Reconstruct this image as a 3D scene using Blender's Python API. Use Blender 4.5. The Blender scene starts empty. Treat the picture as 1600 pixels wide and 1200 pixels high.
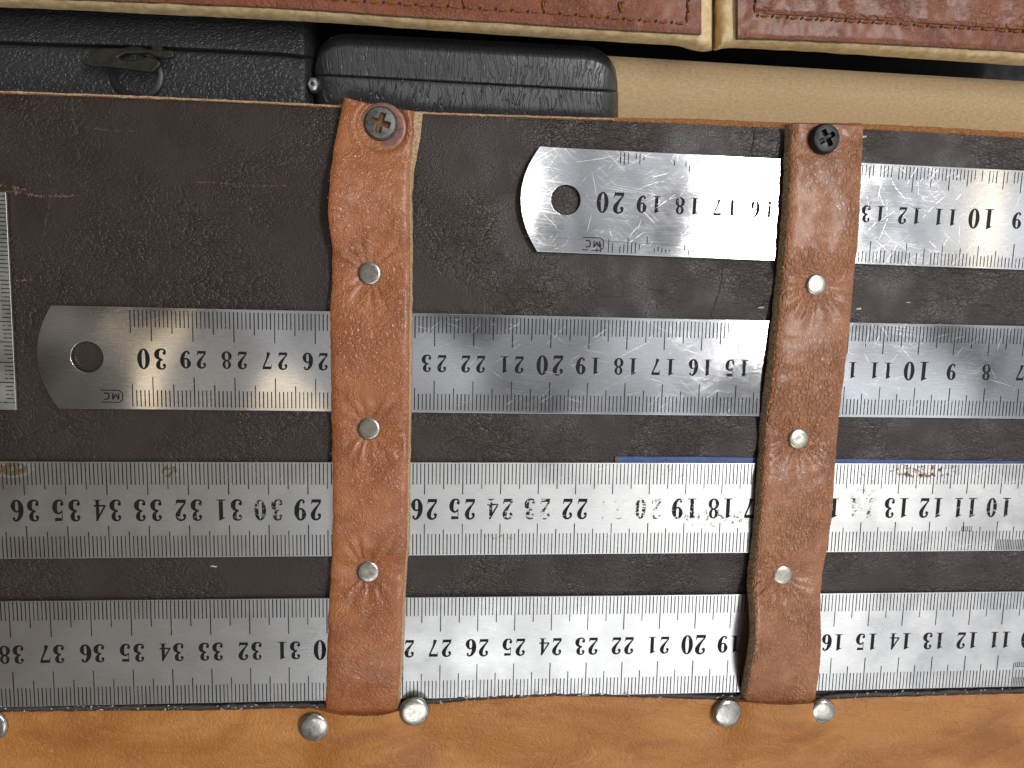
import bpy, bmesh, math, random
from mathutils import Vector, Matrix, noise as mnoise

random.seed(7)
S = bpy.context.scene
COL = S.collection
CM = 0.01

# ------------------------------------------------------------------ camera
CAM_H, RX, RY, FPX = 19.675, -0.1259007, -0.0811091, 1196.16     # cm, radians, pixels (1600 wide)
ROT = Matrix.Rotation(RX, 3, 'X') @ Matrix.Rotation(RY, 3, 'Y')
cd = bpy.data.cameras.new('camera')
cam = bpy.data.objects.new('camera', cd)
COL.objects.link(cam)
cam.matrix_world = Matrix.Translation((0, 0, CAM_H * CM)) @ ROT.to_4x4()
cd.sensor_width = 36.0
cd.lens = FPX / 1600 * 36.0
cd.clip_start = 0.005
cd.clip_end = 50
S.camera = cam

# ------------------------------------------------------------------ light
W = bpy.data.worlds.new('World')
S.world = W
W.use_nodes = True
bgn = W.node_tree.nodes['Background']
bgn.inputs[1].default_value = 1.0
# an indoor surround: uneven, dimmer and warmer towards the left
wt = W.node_tree
wtc = wt.nodes.new('ShaderNodeTexCoord')
wsep = wt.nodes.new('ShaderNodeSeparateXYZ')
wt.links.new(wtc.outputs['Generated'], wsep.inputs[0])
wgr = wt.nodes.new('ShaderNodeMapRange')
wt.links.new(wsep.outputs[0], wgr.inputs[0])
wgr.inputs[1].default_value, wgr.inputs[2].default_value = -0.5, 0.5
wmx = wt.nodes.new('ShaderNodeMix')
wmx.data_type = 'RGBA'
wt.links.new(wgr.outputs[0], wmx.inputs['Factor'])
wmx.inputs[6].default_value = (0.150, 0.130, 0.108, 1)
wmx.inputs[7].default_value = (0.670, 0.695, 0.740, 1)
wnz = wt.nodes.new('ShaderNodeTexNoise')
wt.links.new(wtc.outputs['Generated'], wnz.inputs['Vector'])
wnz.inputs['Scale'].default_value = 6.5
wnz.inputs['Detail'].default_value = 3
wnr = wt.nodes.new('ShaderNodeMapRange')
wt.links.new(wnz.outputs['Fac'], wnr.inputs[0])
wnr.inputs[1].default_value, wnr.inputs[2].default_value = 0.38, 0.62
wnr.inputs[3].default_value, wnr.inputs[4].default_value = 0.28, 1.72
wml = wt.nodes.new('ShaderNodeVectorMath')
wml.operation = 'SCALE'
wt.links.new(wmx.outputs[2], wml.inputs[0])
wt.links.new(wnr.outputs[0], wml.inputs['Scale'])
wt.links.new(wml.outputs[0], bgn.inputs[0])


def area(name, loc, target, sx, sy, power, color):
    l = bpy.data.lights.new(name, 'AREA')
    l.shape = 'RECTANGLE'
    l.size, l.size_y = sx, sy
    l.energy = power
    l.color = color
    o = bpy.data.objects.new(name, l)
    COL.objects.link(o)
    o.location = loc
    o.rotation_euler = (Vector(target) - Vector(loc)).to_track_quat('-Z', 'Y').to_euler()
    return o


area('ceiling_lamp', (0.735, 0.32, 1.5), (0.735, 0.32, 0), 0.15, 0.90, 18.0, (1.0, 0.98, 0.96))
area('wide_ceiling_lamp', (0.32, -0.97, 1.5), (0.2, -0.6, 0), 1.15, 0.56, 5.0, (0.95, 0.98, 1.0))
area('warm_strip_lamp', (1.20, 0.16, 1.5), (1.20, 0.16, 0), 0.04, 0.30, 0.13, (1.0, 0.80, 0.50))

area('added_warm_panel', (-0.63, -0.19, 1.5), (-0.63, -0.19, 0), 0.09, 0.22, 0.075, (1.0, 0.78, 0.52))  # added light panels, they put warm patches into the second ruler's reflection
area('added_warm_panel', (-0.36, -0.26, 1.5), (-0.36, -0.26, 0), 0.16, 0.12, 0.060, (1.0, 0.80, 0.56))  # second added panel for the same warm reflections

S.view_settings.view_transform = 'Standard'
S.view_settings.look = 'None'
S.view_settings.gamma = 1.0
S.view_settings.exposure = 0.0
S.view_settings.use_curve_mapping = False
S.render.engine = 'CYCLES'
S.cycles.use_denoising = True
S.cycles.max_bounces = 4
S.cycles.diffuse_bounces = 2
S.cycles.glossy_bounces = 3
S.cycles.transparent_max_bounces = 6
S.cycles.use_adaptive_sampling = True
S.cycles.adaptive_threshold = 0.02


# ------------------------------------------------------------------ measuring helper: picture point -> point (cm) at height z
def U(px, py, z=0.0):
    d = ROT @ Vector(((px - 800) / FPX, -(py - 600) / FPX, -1.0))
    t = (z - CAM_H) / d.z
    return Vector((d.x * t, d.y * t, z))


def lerp_tab(tab, y):
    """tab: list of (key, value) sorted by key, smooth interpolation."""
    if y <= tab[0][0]:
        return tab[0][1]
    for (a, va), (b, vb) in zip(tab, tab[1:]):
        if y <= b:
            t = (y - a) / (b - a)
            return va + (vb - va) * t
    return tab[-1][1]


def smooth_tab(tab, y):
    ks = [k for k, _ in tab]
    if y <= ks[0]:
        return tab[0][1]
    if y >= ks[-1]:
        return tab[-1][1]
    i = max(j for j in range(len(ks)) if ks[j] <= y)
    i = min(i, len(ks) - 2)
    p1, p2 = tab[i], tab[i + 1]
    p0 = tab[i - 1] if i > 0 else p1
    p3 = tab[i + 2] if i + 2 < len(tab) else p2
    h = p2[0] - p1[0]
    t = (y - p1[0]) / h
    m1 = (p2[1] - p0[1]) / max(1e-6, p2[0] - p0[0]) * h
    m2 = (p3[1] - p1[1]) / max(1e-6, p3[0] - p1[0]) * h
    return ((2 * t ** 3 - 3 * t ** 2 + 1) * p1[1] + (t ** 3 - 2 * t ** 2 + t) * m1
            + (-2 * t ** 3 + 3 * t ** 2) * p2[1] + (t ** 3 - t ** 2) * m2)


def sstep(a, b, x):
    t = max(0.0, min(1.0, (x - a) / (b - a)))
    return t * t * (3 - 2 * t)


def nz(x, y, z=0.0):
    return mnoise.noise(Vector((x, y, z)))


# ------------------------------------------------------------------ node helper
class NG:
    def __init__(self, name):
        self.m = bpy.data.materials.new(name)
        self.m.use_nodes = True
        self.t = self.m.node_tree
        self.t.nodes.clear()
        self.out = self.n('ShaderNodeOutputMaterial')
        tc = self.n('ShaderNodeTexCoord')
        mp = self.n('ShaderNodeMapping')
        mp.inputs['Scale'].default_value = (100, 100, 100)
        self.t.links.new(tc.outputs['Object'], mp.inputs['Vector'])
        self.co = mp.outputs[0]

    def n(self, typ, **kw):
        nd = self.t.nodes.new(typ)
        for k, v in kw.items():
            setattr(nd, k, v)
        return nd

    def set(self, sock, v):
        if isinstance(v, bpy.types.NodeSocket):
            self.t.links.new(v, sock)
        elif v is not None:
            if isinstance(v, (tuple, list)) and len(v) == 3 and sock.type == 'RGBA':
                v = (*v, 1)
            sock.default_value = v

    def map(self, scale=(1, 1, 1), rot=(0, 0, 0), loc=(0, 0, 0), vec=None):
        m = self.n('ShaderNodeMapping')
        self.set(m.inputs['Vector'], vec or self.co)
        m.inputs['Scale'].default_value = scale
        m.inputs['Rotation'].default_value = rot
        m.inputs['Location'].default_value = loc
        return m.outputs[0]

    def noise(self, scale, detail=3, rough=0.55, vec=None, dist=0.0):
        m = self.n('ShaderNodeTexNoise')
        self.set(m.inputs['Vector'], vec or self.co)
        m.inputs['Scale'].default_value = scale
        m.inputs['Detail'].default_value = detail
        m.inputs['Roughness'].default_value = rough
        m.inputs['Distortion'].default_value = dist
        return m.outputs['Fac']

    def voro(self, scale, feature='F1', vec=None, rnd=1.0, smooth=None):
        m = self.n('ShaderNodeTexVoronoi', feature=feature)
        self.set(m.inputs['Vector'], vec or self.co)
        m.inputs['Scale'].default_value = scale
        m.inputs['Randomness'].default_value = rnd
        if smooth is not None:
            m.inputs['Smoothness'].default_value = smooth
        return m.outputs['Distance']

    def warp(self, scale, amt, vec=None):
        m = self.n('ShaderNodeTexNoise')
        self.set(m.inputs['Vector'], vec or self.co)
        m.inputs['Scale'].default_value = scale
        m.inputs['Detail'].default_value = 2
        s = self.n('ShaderNodeVectorMath', operation='MULTIPLY_ADD')
        self.t.links.new(m.outputs['Color'], s.inputs[0])
        s.inputs[1].default_value = (amt, amt, amt)
        self.set(s.inputs[2], vec or self.co)
        return s.outputs[0]

    def math(self, op, a, b=0.0, c=None, clamp=False):
        m = self.n('ShaderNodeMath', operation=op, use_clamp=clamp)
        self.set(m.inputs[0], a)
        self.set(m.inputs[1], b)
        if c is not None:
            self.set(m.inputs[2], c)
        return m.outputs[0]

    def ramp(self, f, a, b, lo=0.0, hi=1.0):
        m = self.n('ShaderNodeMapRange', interpolation_type='SMOOTHSTEP')
        self.set(m.inputs[0], f)
        m.inputs[1].default_value, m.inputs[2].default_value = a, b
        m.inputs[3].default_value, m.inputs[4].default_value = lo, hi
        return m.outputs[0]

    def mix(self, f, a, b):
        m = self.n('ShaderNodeMix', data_type='RGBA')
        self.set(m.inputs['Factor'], f)
        self.set(m.inputs[6], a)
        self.set(m.inputs[7], b)
        return m.outputs[2]

    def bump(self, h, strength, dist=0.01, prev=None):
        m = self.n('ShaderNodeBump')
        m.inputs['Strength'].default_value = strength
        m.inputs['Distance'].default_value = dist * CM
        self.set(m.inputs['Height'], h)
        if prev is not None:
            self.set(m.inputs['Normal'], prev)
        return m.outputs[0]

    def bsdf(self, color, rough=0.5, metal=0.0, normal=None, **kw):
        p = self.n('ShaderNodeBsdfPrincipled')
        self.set(p.inputs['Base Color'], color)
        self.set(p.inputs['Roughness'], rough)
        self.set(p.inputs['Metallic'], metal)
        if normal is not None:
            self.set(p.inputs['Normal'], normal)
        for k, v in kw.items():
            self.set(p.inputs[k.replace('_', ' ')], v)
        return p

    def done(self, shader):
        self.t.links.new(shader.outputs[0] if not isinstance(shader, bpy.types.NodeSocket) else shader, self.out.inputs['Surface'])
        return self.m


# ------------------------------------------------------------------ materials
def dark_leather():
    g = NG('dark brown leather')
    wv = g.warp(2.2, 0.30)
    crack = g.voro(8.5, 'DISTANCE_TO_EDGE', g.map((0.75, 1.5, 1), rot=(0, 0, 0.2), vec=wv))
    where = g.ramp(g.noise(0.30, 2, vec=g.map(loc=(3.1, 1.2, 0))), 0.38, 0.60, 0.15, 1.0)
    fold = g.noise(1.4, 2, 0.5, g.map((0.8, 2.0, 1), rot=(0, 0, 0.35), vec=wv), 0.25)
    foldl = g.ramp(g.math('ABSOLUTE', g.math('SUBTRACT', fold, 0.5)), 0.0, 0.05)
    fine = g.noise(24, 2, 0.7)
    h = g.math('MULTIPLY', g.math('ADD', g.math('MULTIPLY', g.ramp(crack, 0.0, 0.18), 0.45), g.math('MULTIPLY', foldl, 0.55)), where)
    h = g.math('ADD', h, g.math('MULTIPLY', fine, 0.60))
    nrm = g.bump(h, 1.0, 0.019)
    col = g.mix(g.noise(0.5, 4), (0.0215, 0.0140, 0.0108), (0.0345, 0.0225, 0.0172))
    dust = g.ramp(g.noise(60, 2, 0.8), 0.66, 0.80, 0.0, 0.30)
    col = g.mix(dust, col, (0.09, 0.08, 0.07))
    rgh = g.ramp(g.noise(0.9, 4), 0.35, 0.65, 0.33, 0.58)
    return g.done(g.bsdf(col, rgh, normal=nrm, Specular_IOR_Level=0.45))


def strap_leather(name, c_lo, c_hi, pebble=1.0, seed=0.0, rough=0.40, scale=6.5, stretch=(1.25, 0.9, 1), wrinkle=0.0, spec=0.5):
    g = NG(name)
    base = g.map(loc=(seed, seed * 0.7, 0))
    wv = g.warp(1.8, 0.32, base)
    edge = g.voro(scale, 'DISTANCE_TO_EDGE', g.map(stretch, rot=(0, 0, 0.2), vec=wv))
    edge2 = g.voro(scale * 2.6, 'DISTANCE_TO_EDGE', wv)
    amount = g.ramp(g.noise(0.6, 2, vec=g.map(loc=(seed * 2, 5, 0))), 0.35, 0.62, 0.22, 1.0)
    peb = g.ramp(edge, 0.0, 0.26)
    wr = g.noise(0.95, 2, 0.6, g.map((1.25, 0.8, 1), rot=(0, 0, -0.55), vec=wv), 1.0)
    wrl = g.ramp(g.math('ABSOLUTE', g.math('SUBTRACT', wr, 0.5)), 0.0, 0.045, wrinkle, 0.0)
    h = g.math('MULTIPLY', g.math('MULTIPLY', peb, pebble), amount)
    h = g.math('ADD', h, g.math('MULTIPLY', g.ramp(edge2, 0.0, 0.25), 0.30))
    if wrinkle:
        h = g.math('ADD', h, wrl)
    nrm = g.bump(h, 1.0, 0.024)
    pig = g.noise(1.1, 5, 0.62, base)
    col = g.mix(g.ramp(pig, 0.3, 0.7), c_lo, c_hi)
    col = g.mix(g.math('MULTIPLY', g.ramp(edge, 0.0, 0.06, 0.22, 0.0), amount), col, tuple(c * 0.6 for c in c_lo))
    rgh = g.ramp(pig, 0.3, 0.7, rough - 0.06, rough + 0.08)
    return g.done(g.bsdf(col, rgh, normal=nrm, Specular_IOR_Level=spec, Coat_Weight=0.24, Coat_Roughness=0.24))


def tan_leather():
    g = NG('tan leather')
    st = g.map((0.5, 1.3, 1))
    cl = g.noise(0.55, 4, 0.6, st, 0.6)
    cl2 = g.noise(3.5, 5, 0.65)
    col = g.mix(g.ramp(cl, 0.32, 0.68), (0.33, 0.122, 0.024), (0.45, 0.188, 0.045))
    col = g.mix(g.ramp(cl2, 0.56, 0.80, 0.0, 0.30), col, (0.60, 0.33, 0.12))
    dk = g.ramp(g.noise(0.7, 3, 0.55, g.map((0.45, 1.0, 1), loc=(1, 7.2, 0))), 0.52, 0.72, 0.0, 0.6)
    col = g.mix(dk, col, (0.22, 0.074, 0.016))
    pores = g.voro(13, 'F1', g.warp(6, 0.14))
    h = g.math('ADD', g.math('MULTIPLY', pores, -0.5), g.math('MULTIPLY', g.noise(9, 4, 0.65), 0.5))
    cr = g.ramp(g.math('ABSOLUTE', g.math('SUBTRACT', g.noise(0.9, 4, 0.6, g.map((0.6, 1.4, 1)), 0.8), 0.5)), 0, 0.02)
    h = g.math('ADD', h, g.math('MULTIPLY', cr, 0.30))
    col = g.mix(g.math('SUBTRACT', 0.16, g.math('MULTIPLY', cr, 0.16)), col, (0.62, 0.34, 0.12))
    nrm = g.bump(h, 1.0, 0.028)
    return g.done(g.bsdf(col, g.ramp(cl2, 0.3, 0.7, 0.42, 0.58), normal=nrm, Specular_IOR_Level=0.4))


def fibre(name, a, b, scale=18):
    g = NG(name)
    n = g.noise(scale, 4, 0.7)
    col = g.mix(g.ramp(n, 0.35, 0.65), a, b)
    return g.done(g.bsdf(col, 0.9, normal=g.bump(n, 0.8, 0.03), Specular_IOR_Level=0.15))


def steel(name, rough, aniso, scr, stains=(), tint=(0.60, 0.60, 0.595), seed=0.0, grain=0.30):
    g = NG(name)
    base = g.map(loc=(seed, seed * 1.7, 0))
    brush = g.noise(1.0, 3, 0.7, g.map((0.8, 46, 1), vec=base))
    brush2 = g.noise(1.0, 2, 0.7, g.map((3.5, 90, 1), vec=base))
    sm = g.noise(0.7, 4, 0.6, base)
    # straight scratches: long thin streaks at several angles
    tot = None
    for i, (ang, sx, sy, th) in enumerate(((0.75, 0.8, 110, 0.73), (-0.55, 0.9, 120, 0.74), (0.12, 0.5, 130, 0.72))):
        r = g.map((1, 1, 1), rot=(0, 0, ang), loc=(seed + i * 3.3, i * 1.9, 0))
        s = g.noise(1.0, 0, 0.5, g.map((sx, sy, 1), vec=r))
        s = g.ramp(s, th, th + 0.06)
        tot = s if tot is None else g.math('MAXIMUM', tot, s)
    msk = g.ramp(sm, 0.33, 0.6, 0.25, 1.0)
    tot = g.math('MULTIPLY', g.math('MULTIPLY', tot, msk), scr, clamp=True)
    rg = g.math('ADD', g.ramp(sm, 0.3, 0.7, rough * 0.8, rough * 1.25), g.math('MULTIPLY', g.math('SUBTRACT', brush, 0.5), 0.10))
    rg = g.math('MAXIMUM', rg, g.math('MULTIPLY', tot, 0.40))
    col = g.mix(g.ramp(brush2, 0.3, 0.7), tuple(c * 0.84 for c in tint), tint)
    col = g.mix(g.math('MULTIPLY', tot, 0.55), col, (0.85, 0.85, 0.85))
    metal = 1.0
    for (sx_, sy_, rx_, ry_, c_, lo, hi) in stains:
        v = g.n('ShaderNodeVectorMath', operation='SUBTRACT')
        g.set(v.inputs[0], g.co)
        v.inputs[1].default_value = (sx_, sy_, 0)
        v2 = g.n('ShaderNodeVectorMath', operation='MULTIPLY')
        g.set(v2.inputs[0], v.outputs[0])
        v2.inputs[1].default_value = (1 / rx_, 1 / ry_, 0)
        ln = g.n('ShaderNodeVectorMath', operation='LENGTH')
        g.set(ln.inputs[0], v2.outputs[0])
        f = g.math('MULTIPLY', g.ramp(ln.outputs['Value'], 0.55, 1.0, 1.0, 0.0), g.ramp(g.noise(7, 4, 0.7), lo, hi))
        col = g.mix(f, col, c_)
        metal = g.math('SUBTRACT', metal, g.math('MULTIPLY', f, 0.85), clamp=True)
        rg = g.math('MAXIMUM', rg, g.math('MULTIPLY', f, 0.75))
    h = g.math('ADD', g.math('MULTIPLY', brush, 0.5), g.math('MULTIPLY', brush2, 0.35))
    nrm = g.bump(h, grain, 0.004)
    tg = g.n('ShaderNodeTangent', direction_type='UV_MAP')
    p = g.bsdf(col, rg, metal, normal=nrm, Anisotropic=aniso, Anisotropic_Rotation=0.25)
    g.t.links.new(tg.outputs[0], p.inputs['Tangent'])
    return g.done(p)


def ink(name, wear_gain=1.0, seed=0.0, base=0.0):
    """black printed ink, chipped away where the wear noise is high; object colour red = extra wear"""
    g = NG(name)
    oi = g.n('ShaderNodeObjectInfo')
    sep = g.n('ShaderNodeSeparateColor')
    g.t.links.new(oi.outputs['Color'], sep.inputs[0])
    geo = g.n('ShaderNodeNewGeometry')
    wp = g.map((100, 100, 100), loc=(seed, 0, 0), vec=geo.outputs['Position'])
    big = g.noise(2.3, 3, 0.6, wp)
    fine = g.noise(9, 4, 0.75, wp)
    streak = g.noise(1.0, 2, 0.6, g.map((1.0, 22, 1), vec=wp))
    w = g.math('ADD', g.math('MULTIPLY', fine, 0.55), g.math('ADD', g.math('MULTIPLY', big, 0.3), g.math('MULTIPLY', streak, 0.25)))
    lim = g.math('SUBTRACT', 0.80 - base, g.math('MULTIPLY', sep.outputs[0], 0.36 * wear_gain))
    gone = g.math('SMOOTH_MIN', g.ramp(g.math('SUBTRACT', w, lim), -0.02, 0.02), 0.985, 0.01)
    p = g.bsdf((0.008, 0.008, 0.009), 0.6, Specular_IOR_Level=0.2)
    tr = g.n('ShaderNodeBsdfTransparent')
    mx = g.n('ShaderNodeMixShader')
    g.set(mx.inputs[0], gone)
    g.t.links.new(p.outputs[0], mx.inputs[1])
    g.t.links.new(tr.outputs[0], mx.inputs[2])
    return g.done(mx)


def nickel(name, rough=0.17, tint=(0.66, 0.63, 0.57), dirt=0.3):
    g = NG(name)
    n = g.noise(9, 4, 0.65)
    col = g.mix(g.ramp(n, 0.52, 0.75, 0.0, dirt), tint, (0.24, 0.20, 0.15))
    return g.done(g.bsdf(col, g.ramp(n, 0.3, 0.7, rough * 0.7, rough * 1.6), 1.0, normal=g.bump(g.noise(5, 2), 0.25, 0.01)))


def plain(name, a, b, rough, scale=6, metal=0.0, bumps=0.3, bdist=0.01, spec=0.5):
    g = NG(name)
    n = g.noise(scale, 5, 0.65)
    return g.done(g.bsdf(g.mix(g.ramp(n, 0.3, 0.7), a, b), g.ramp(n, 0.3, 0.7, rough * 0.85, rough * 1.15), metal, normal=g.bump(n, bumps, bdist), Specular_IOR_Level=spec))


def moulded_plastic():
    g = NG('pebbled black plastic')
    p = g.voro(9.0, 'DISTANCE_TO_EDGE', g.warp(4, 0.25, g.map((0.8, 1.3, 1), rot=(0, 0, 0.5))))
    f = g.noise(20, 3, 0.7)
    h = g.math('ADD', g.ramp(p, 0, 0.3), g.math('MULTIPLY', f, 0.4))
    scuff = g.ramp(g.noise(1.6, 6, 0.75), 0.55, 0.8, 0, 0.35)
    col = g.mix(scuff, (0.026, 0.027, 0.029), (0.085, 0.083, 0.078))
    return g.done(g.bsdf(col, 0.42, normal=g.bump(h, 0.7, 0.02), Specular_IOR_Level=0.5))


def smooth_plastic():
    g = NG('smooth black plastic rim')
    scuff = g.ramp(g.noise(4, 6, 0.75), 0.55, 0.8, 0, 0.3)
    col = g.mix(scuff, (0.017, 0.018, 0.020), (0.06, 0.06, 0.058))
    return g.done(g.bsdf(col, 0.38, normal=g.bump(g.noise(20, 2), 0.15, 0.01)))


def grained_shell():
    g = NG('wood grained black shell')
    wv = g.warp(0.9, 0.55)
    gr = g.noise(1.0, 2, 0.5, g.map((5.5, 0.55, 1), vec=wv))
    line_ = g.ramp(g.math('ABSOLUTE', g.math('SUBTRACT', g.math('FRACT', g.math('MULTIPLY', gr, 8.0)), 0.5)), 0.0, 0.16)
    h = g.math('ADD', g.math('MULTIPLY', line_, 0.9), g.math('MULTIPLY', g.noise(14, 3, 0.7), 0.35))
    dust = g.ramp(g.noise(40, 2, 0.8), 0.70, 0.8, 0.0, 0.5)
    col = g.mix(dust, (0.032, 0.0325, 0.034), (0.13, 0.13, 0.125))
    return g.done(g.bsdf(col, 0.34, normal=g.bump(h, 0.8, 0.024), Specular_IOR_Level=0.85))


def kraft():
    g = NG('kraft cardboard')
    f = g.noise(16, 5, 0.8, g.map((0.6, 1.2, 1)))
    c = g.noise(0.9, 4, 0.6)
    col = g.mix(g.ramp(f, 0.3, 0.7), (0.42, 0.290, 0.150), (0.59, 0.430, 0.250))
    col = g.mix(g.ramp(c, 0.4, 0.75, 0, 0.35), col, (0.55, 0.37, 0.22))
    fl = g.ramp(g.noise(55, 1, 0.5), 0.73, 0.80, 0, 0.7)
    col = g.mix(fl, col, (0.27, 0.17, 0.09))
    return g.done(g.bsdf(col, 0.8, normal=g.bump(f, 0.25, 0.008), Specular_IOR_Level=0.2))


M = dict(
    panel=dark_leather(),
    strap=strap_leather('cognac leather', (0.270, 0.080, 0.021), (0.395, 0.136, 0.043), 0.45, 0.0, 0.30, 6.0, (0.9, 1.2, 1), 0.32, 0.6),
    strap2=strap_leather('cognac pebbled leather', (0.275, 0.096, 0.032), (0.390, 0.154, 0.060), 1.25, 4.3, 0.31, 7.0, (1.3, 0.8, 1), 0.2, 0.6),
    pouch=strap_leather('reddish brown pouch leather', (0.155, 0.042, 0.016), (0.250, 0.078, 0.032), 0.7, 8.1, 0.46, 7.0, (1, 1, 1), 0.0, 0.35),
    pocket=strap_leather('reddish brown pebbled pocket leather', (0.155, 0.042, 0.016), (0.250, 0.078, 0.032), 1.5, 12.5, 0.42, 5.5, (0.8, 1.5, 1), 0.0, 0.4),
    tan=tan_leather(),
    raw_light=fibre('pale raw leather edge', (0.30, 0.185, 0.095), (0.55, 0.40, 0.25)),
    raw_dark=fibre('brown raw leather edge', (0.10, 0.062, 0.035), (0.32, 0.23, 0.14)),
    raw_orange=fibre('orange raw leather edge', (0.23, 0.085, 0.028), (0.40, 0.19, 0.075)),
    cream=plain('cream piping leather', (0.50, 0.33, 0.145), (0.74, 0.56, 0.31), 0.5, 4, bumps=0.5, bdist=0.03),
    rivet=nickel('nickel rivet', 0.24, (0.37, 0.345, 0.295), 0.7),
    rivet_big=nickel('polished nickel rivet', 0.17, (0.40, 0.38, 0.34), 0.35),
    screw_grey=plain('weathered zinc screw', (0.095, 0.090, 0.078), (0.19, 0.19, 0.175), 0.5, 8, 0.75, 0.4, 0.01),
    rust=plain('rusty recess', (0.10, 0.045, 0.016), (0.20, 0.105, 0.045), 0.8, 9),
    screw_black=plain('black oxide screw', (0.012, 0.0125, 0.012), (0.022, 0.023, 0.022), 0.38, 9, 0.3, 0.3, 0.008),
    washer=plain('copper brown washer', (0.20, 0.095, 0.070), (0.29, 0.155, 0.12), 0.42, 7, 0.35, 0.3, 0.01),
    plastic=moulded_plastic(),
    rim=smooth_plastic(),
    shell=grained_shell(),
    latch=plain('dark olive latch', (0.013, 0.012, 0.008), (0.026, 0.023, 0.015), 0.42, 9, 0.2, 0.4, 0.01),
    zinc=plain('small zinc clip', (0.4, 0.4, 0.4), (0.6, 0.6, 0.6), 0.35, 9, 0.9),
    kraft=kraft(),
    thread=fibre('orange brown thread', (0.17, 0.062, 0.014), (0.36, 0.155, 0.045), 40),
    hole=plain('needle hole', (0.02, 0.008, 0.005), (0.035, 0.014, 0.008), 0.9),
    blue=plain('blue paint', (0.020, 0.060, 0.200), (0.035, 0.095, 0.29), 0.35, 5),
    table=plain('dark table', (0.012, 0.0115, 0.011), (0.020, 0.019, 0.018), 0.7, 3),
    board=plain('plywood board', (0.25, 0.16, 0.09), (0.35, 0.24, 0.14), 0.7, 5),
    lint=fibre('pale lint', (0.42, 0.40, 0.36), (0.62, 0.60, 0.55), 30),
    scuff_tan=fibre('bare leather scuff', (0.085, 0.045, 0.030), (0.22, 0.135, 0.095), 25),
    scuff_grey=fibre('grey scratch in leather', (0.040, 0.036, 0.033), (0.075, 0.070, 0.064), 25),
    frayed=plain('dark frayed edge', (0.020, 0.017, 0.017), (0.060, 0.054, 0.052), 0.5, 14, bumps=0.8, bdist=0.04),
    scratch=plain('bright scratch in steel', (0.70, 0.70, 0.70), (0.86, 0.86, 0.86), 0.36, 9, 1.0, 0.1),
    scribe=plain('dark scribed line', (0.05, 0.05, 0.05), (0.12, 0.12, 0.12), 0.5, 9, 0.5, 0.1),
)


# ------------------------------------------------------------------ object helpers
def props(o, label=None, cat=None, group=None, kind=None):
    if label:
        o['label'] = label
    if cat:
        o['category'] = cat
    if group:
        o['group'] = group
    if kind:
        o['kind'] = kind
    return o


def root(name, loc, label, cat, group=None, rotz=0.0):
    o = bpy.data.objects.new(name, None)
    COL.objects.link(o)
    o.empty_display_size = 0.01
    o.location = Vector(loc) * CM
    o.rotation_euler = (0, 0, rotz)
    return props(o, label, cat, group)


def link(name, me, parent=None, mats=(), local=False):
    """mesh in cm -> object in metres; the vertices are in world cm, or in the parent's frame when local"""
    o = bpy.data.objects.new(name, me)
    COL.objects.link(o)
    for m in mats:
        if m.name not in [x.name for x in me.materials]:
            me.materials.append(m)
    if parent is not None:
        o.parent = parent
        if not local:
            mw = Matrix.Identity(4)
            p = parent
            while p is not None:
                mw = (p.matrix_parent_inverse @ p.matrix_basis) @ mw if p is parent and False else mw
                p = p.parent
            # every ancestor below a root sits at world identity, so only the root's own transform counts
            if parent.parent is None:
                o.matrix_parent_inverse = (Matrix.Translation(parent.location) @ parent.rotation_euler.to_matrix().to_4x4()).inverted()
    return o


def mesh(name, verts, faces, mi=None, smooth=True, sharp=40):
    me = bpy.data.meshes.new(name)
    me.from_pydata([(v[0] * CM, v[1] * CM, v[2] * CM) for v in verts], [], faces)
    if mi:
        me.polygons.foreach_set('material_index', mi)
    me.polygons.foreach_set('use_smooth', [smooth] * len(faces))
    me.update()
    if smooth and sharp:
        me.set_sharp_from_angle(angle=math.radians(sharp))
    return me


def sheet(name, fn, nu, nv, zdrop, parent, mats, zflat=None, flare=None, kinds=(0, 0, 0, 0)):
    """closed slab over a grid; fn(u, v) gives the top surface; kinds = material index of the u0, u1, v0, v1 sides"""
    vs, fs, mi = [], [], []
    idx = lambda i, j: j * (nu + 1) + i
    for j in range(nv + 1):
        for i in range(nu + 1):
            vs.append(tuple(fn(i / nu, j / nv)))
    nb = len(vs)
    for k in range(nb):
        x, y, z = vs[k]
        if flare and k % (nu + 1) in (0, nu):      # an oblique cut: the lower rim stands out beyond the upper one
            e = 0 if k % (nu + 1) == 0 else 1
            x += (-1, 1)[e] * flare[e](k // (nu + 1) / nv)
        vs.append((x, y, zflat if zflat is not None else z - zdrop))
    # make the top face outward whatever the direction of the grid
    a, b, c = Vector(vs[idx(0, 0)]), Vector(vs[idx(nu, 0)]), Vector(vs[idx(0, nv)])
    flip = (b - a).cross(c - a).z < 0
    def add(f, m):
        fs.append(tuple(reversed(f)) if flip else f)
        mi.append(m)
    for j in range(nv):
        for i in range(nu):
            q = (idx(i, j), idx(i + 1, j), idx(i + 1, j + 1), idx(i, j + 1))
            add(q, 0)
            add(tuple(nb + t for t in reversed(q)), 0)
    for i in range(nu):
        add((idx(i, 0), nb + idx(i, 0), nb + idx(i + 1, 0), idx(i + 1, 0)), kinds[2])
        add((idx(i, nv), idx(i + 1, nv), nb + idx(i + 1, nv), nb + idx(i, nv)), kinds[3])
    for j in range(nv):
        add((idx(0, j), idx(0, j + 1), nb + idx(0, j + 1), nb + idx(0, j)), kinds[0])
        add((idx(nu, j), nb + idx(nu, j), nb + idx(nu, j + 1), idx(nu, j + 1)), kinds[1])
    return link(name, mesh(name, vs, fs, mi, sharp=50), parent, mats)


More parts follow.
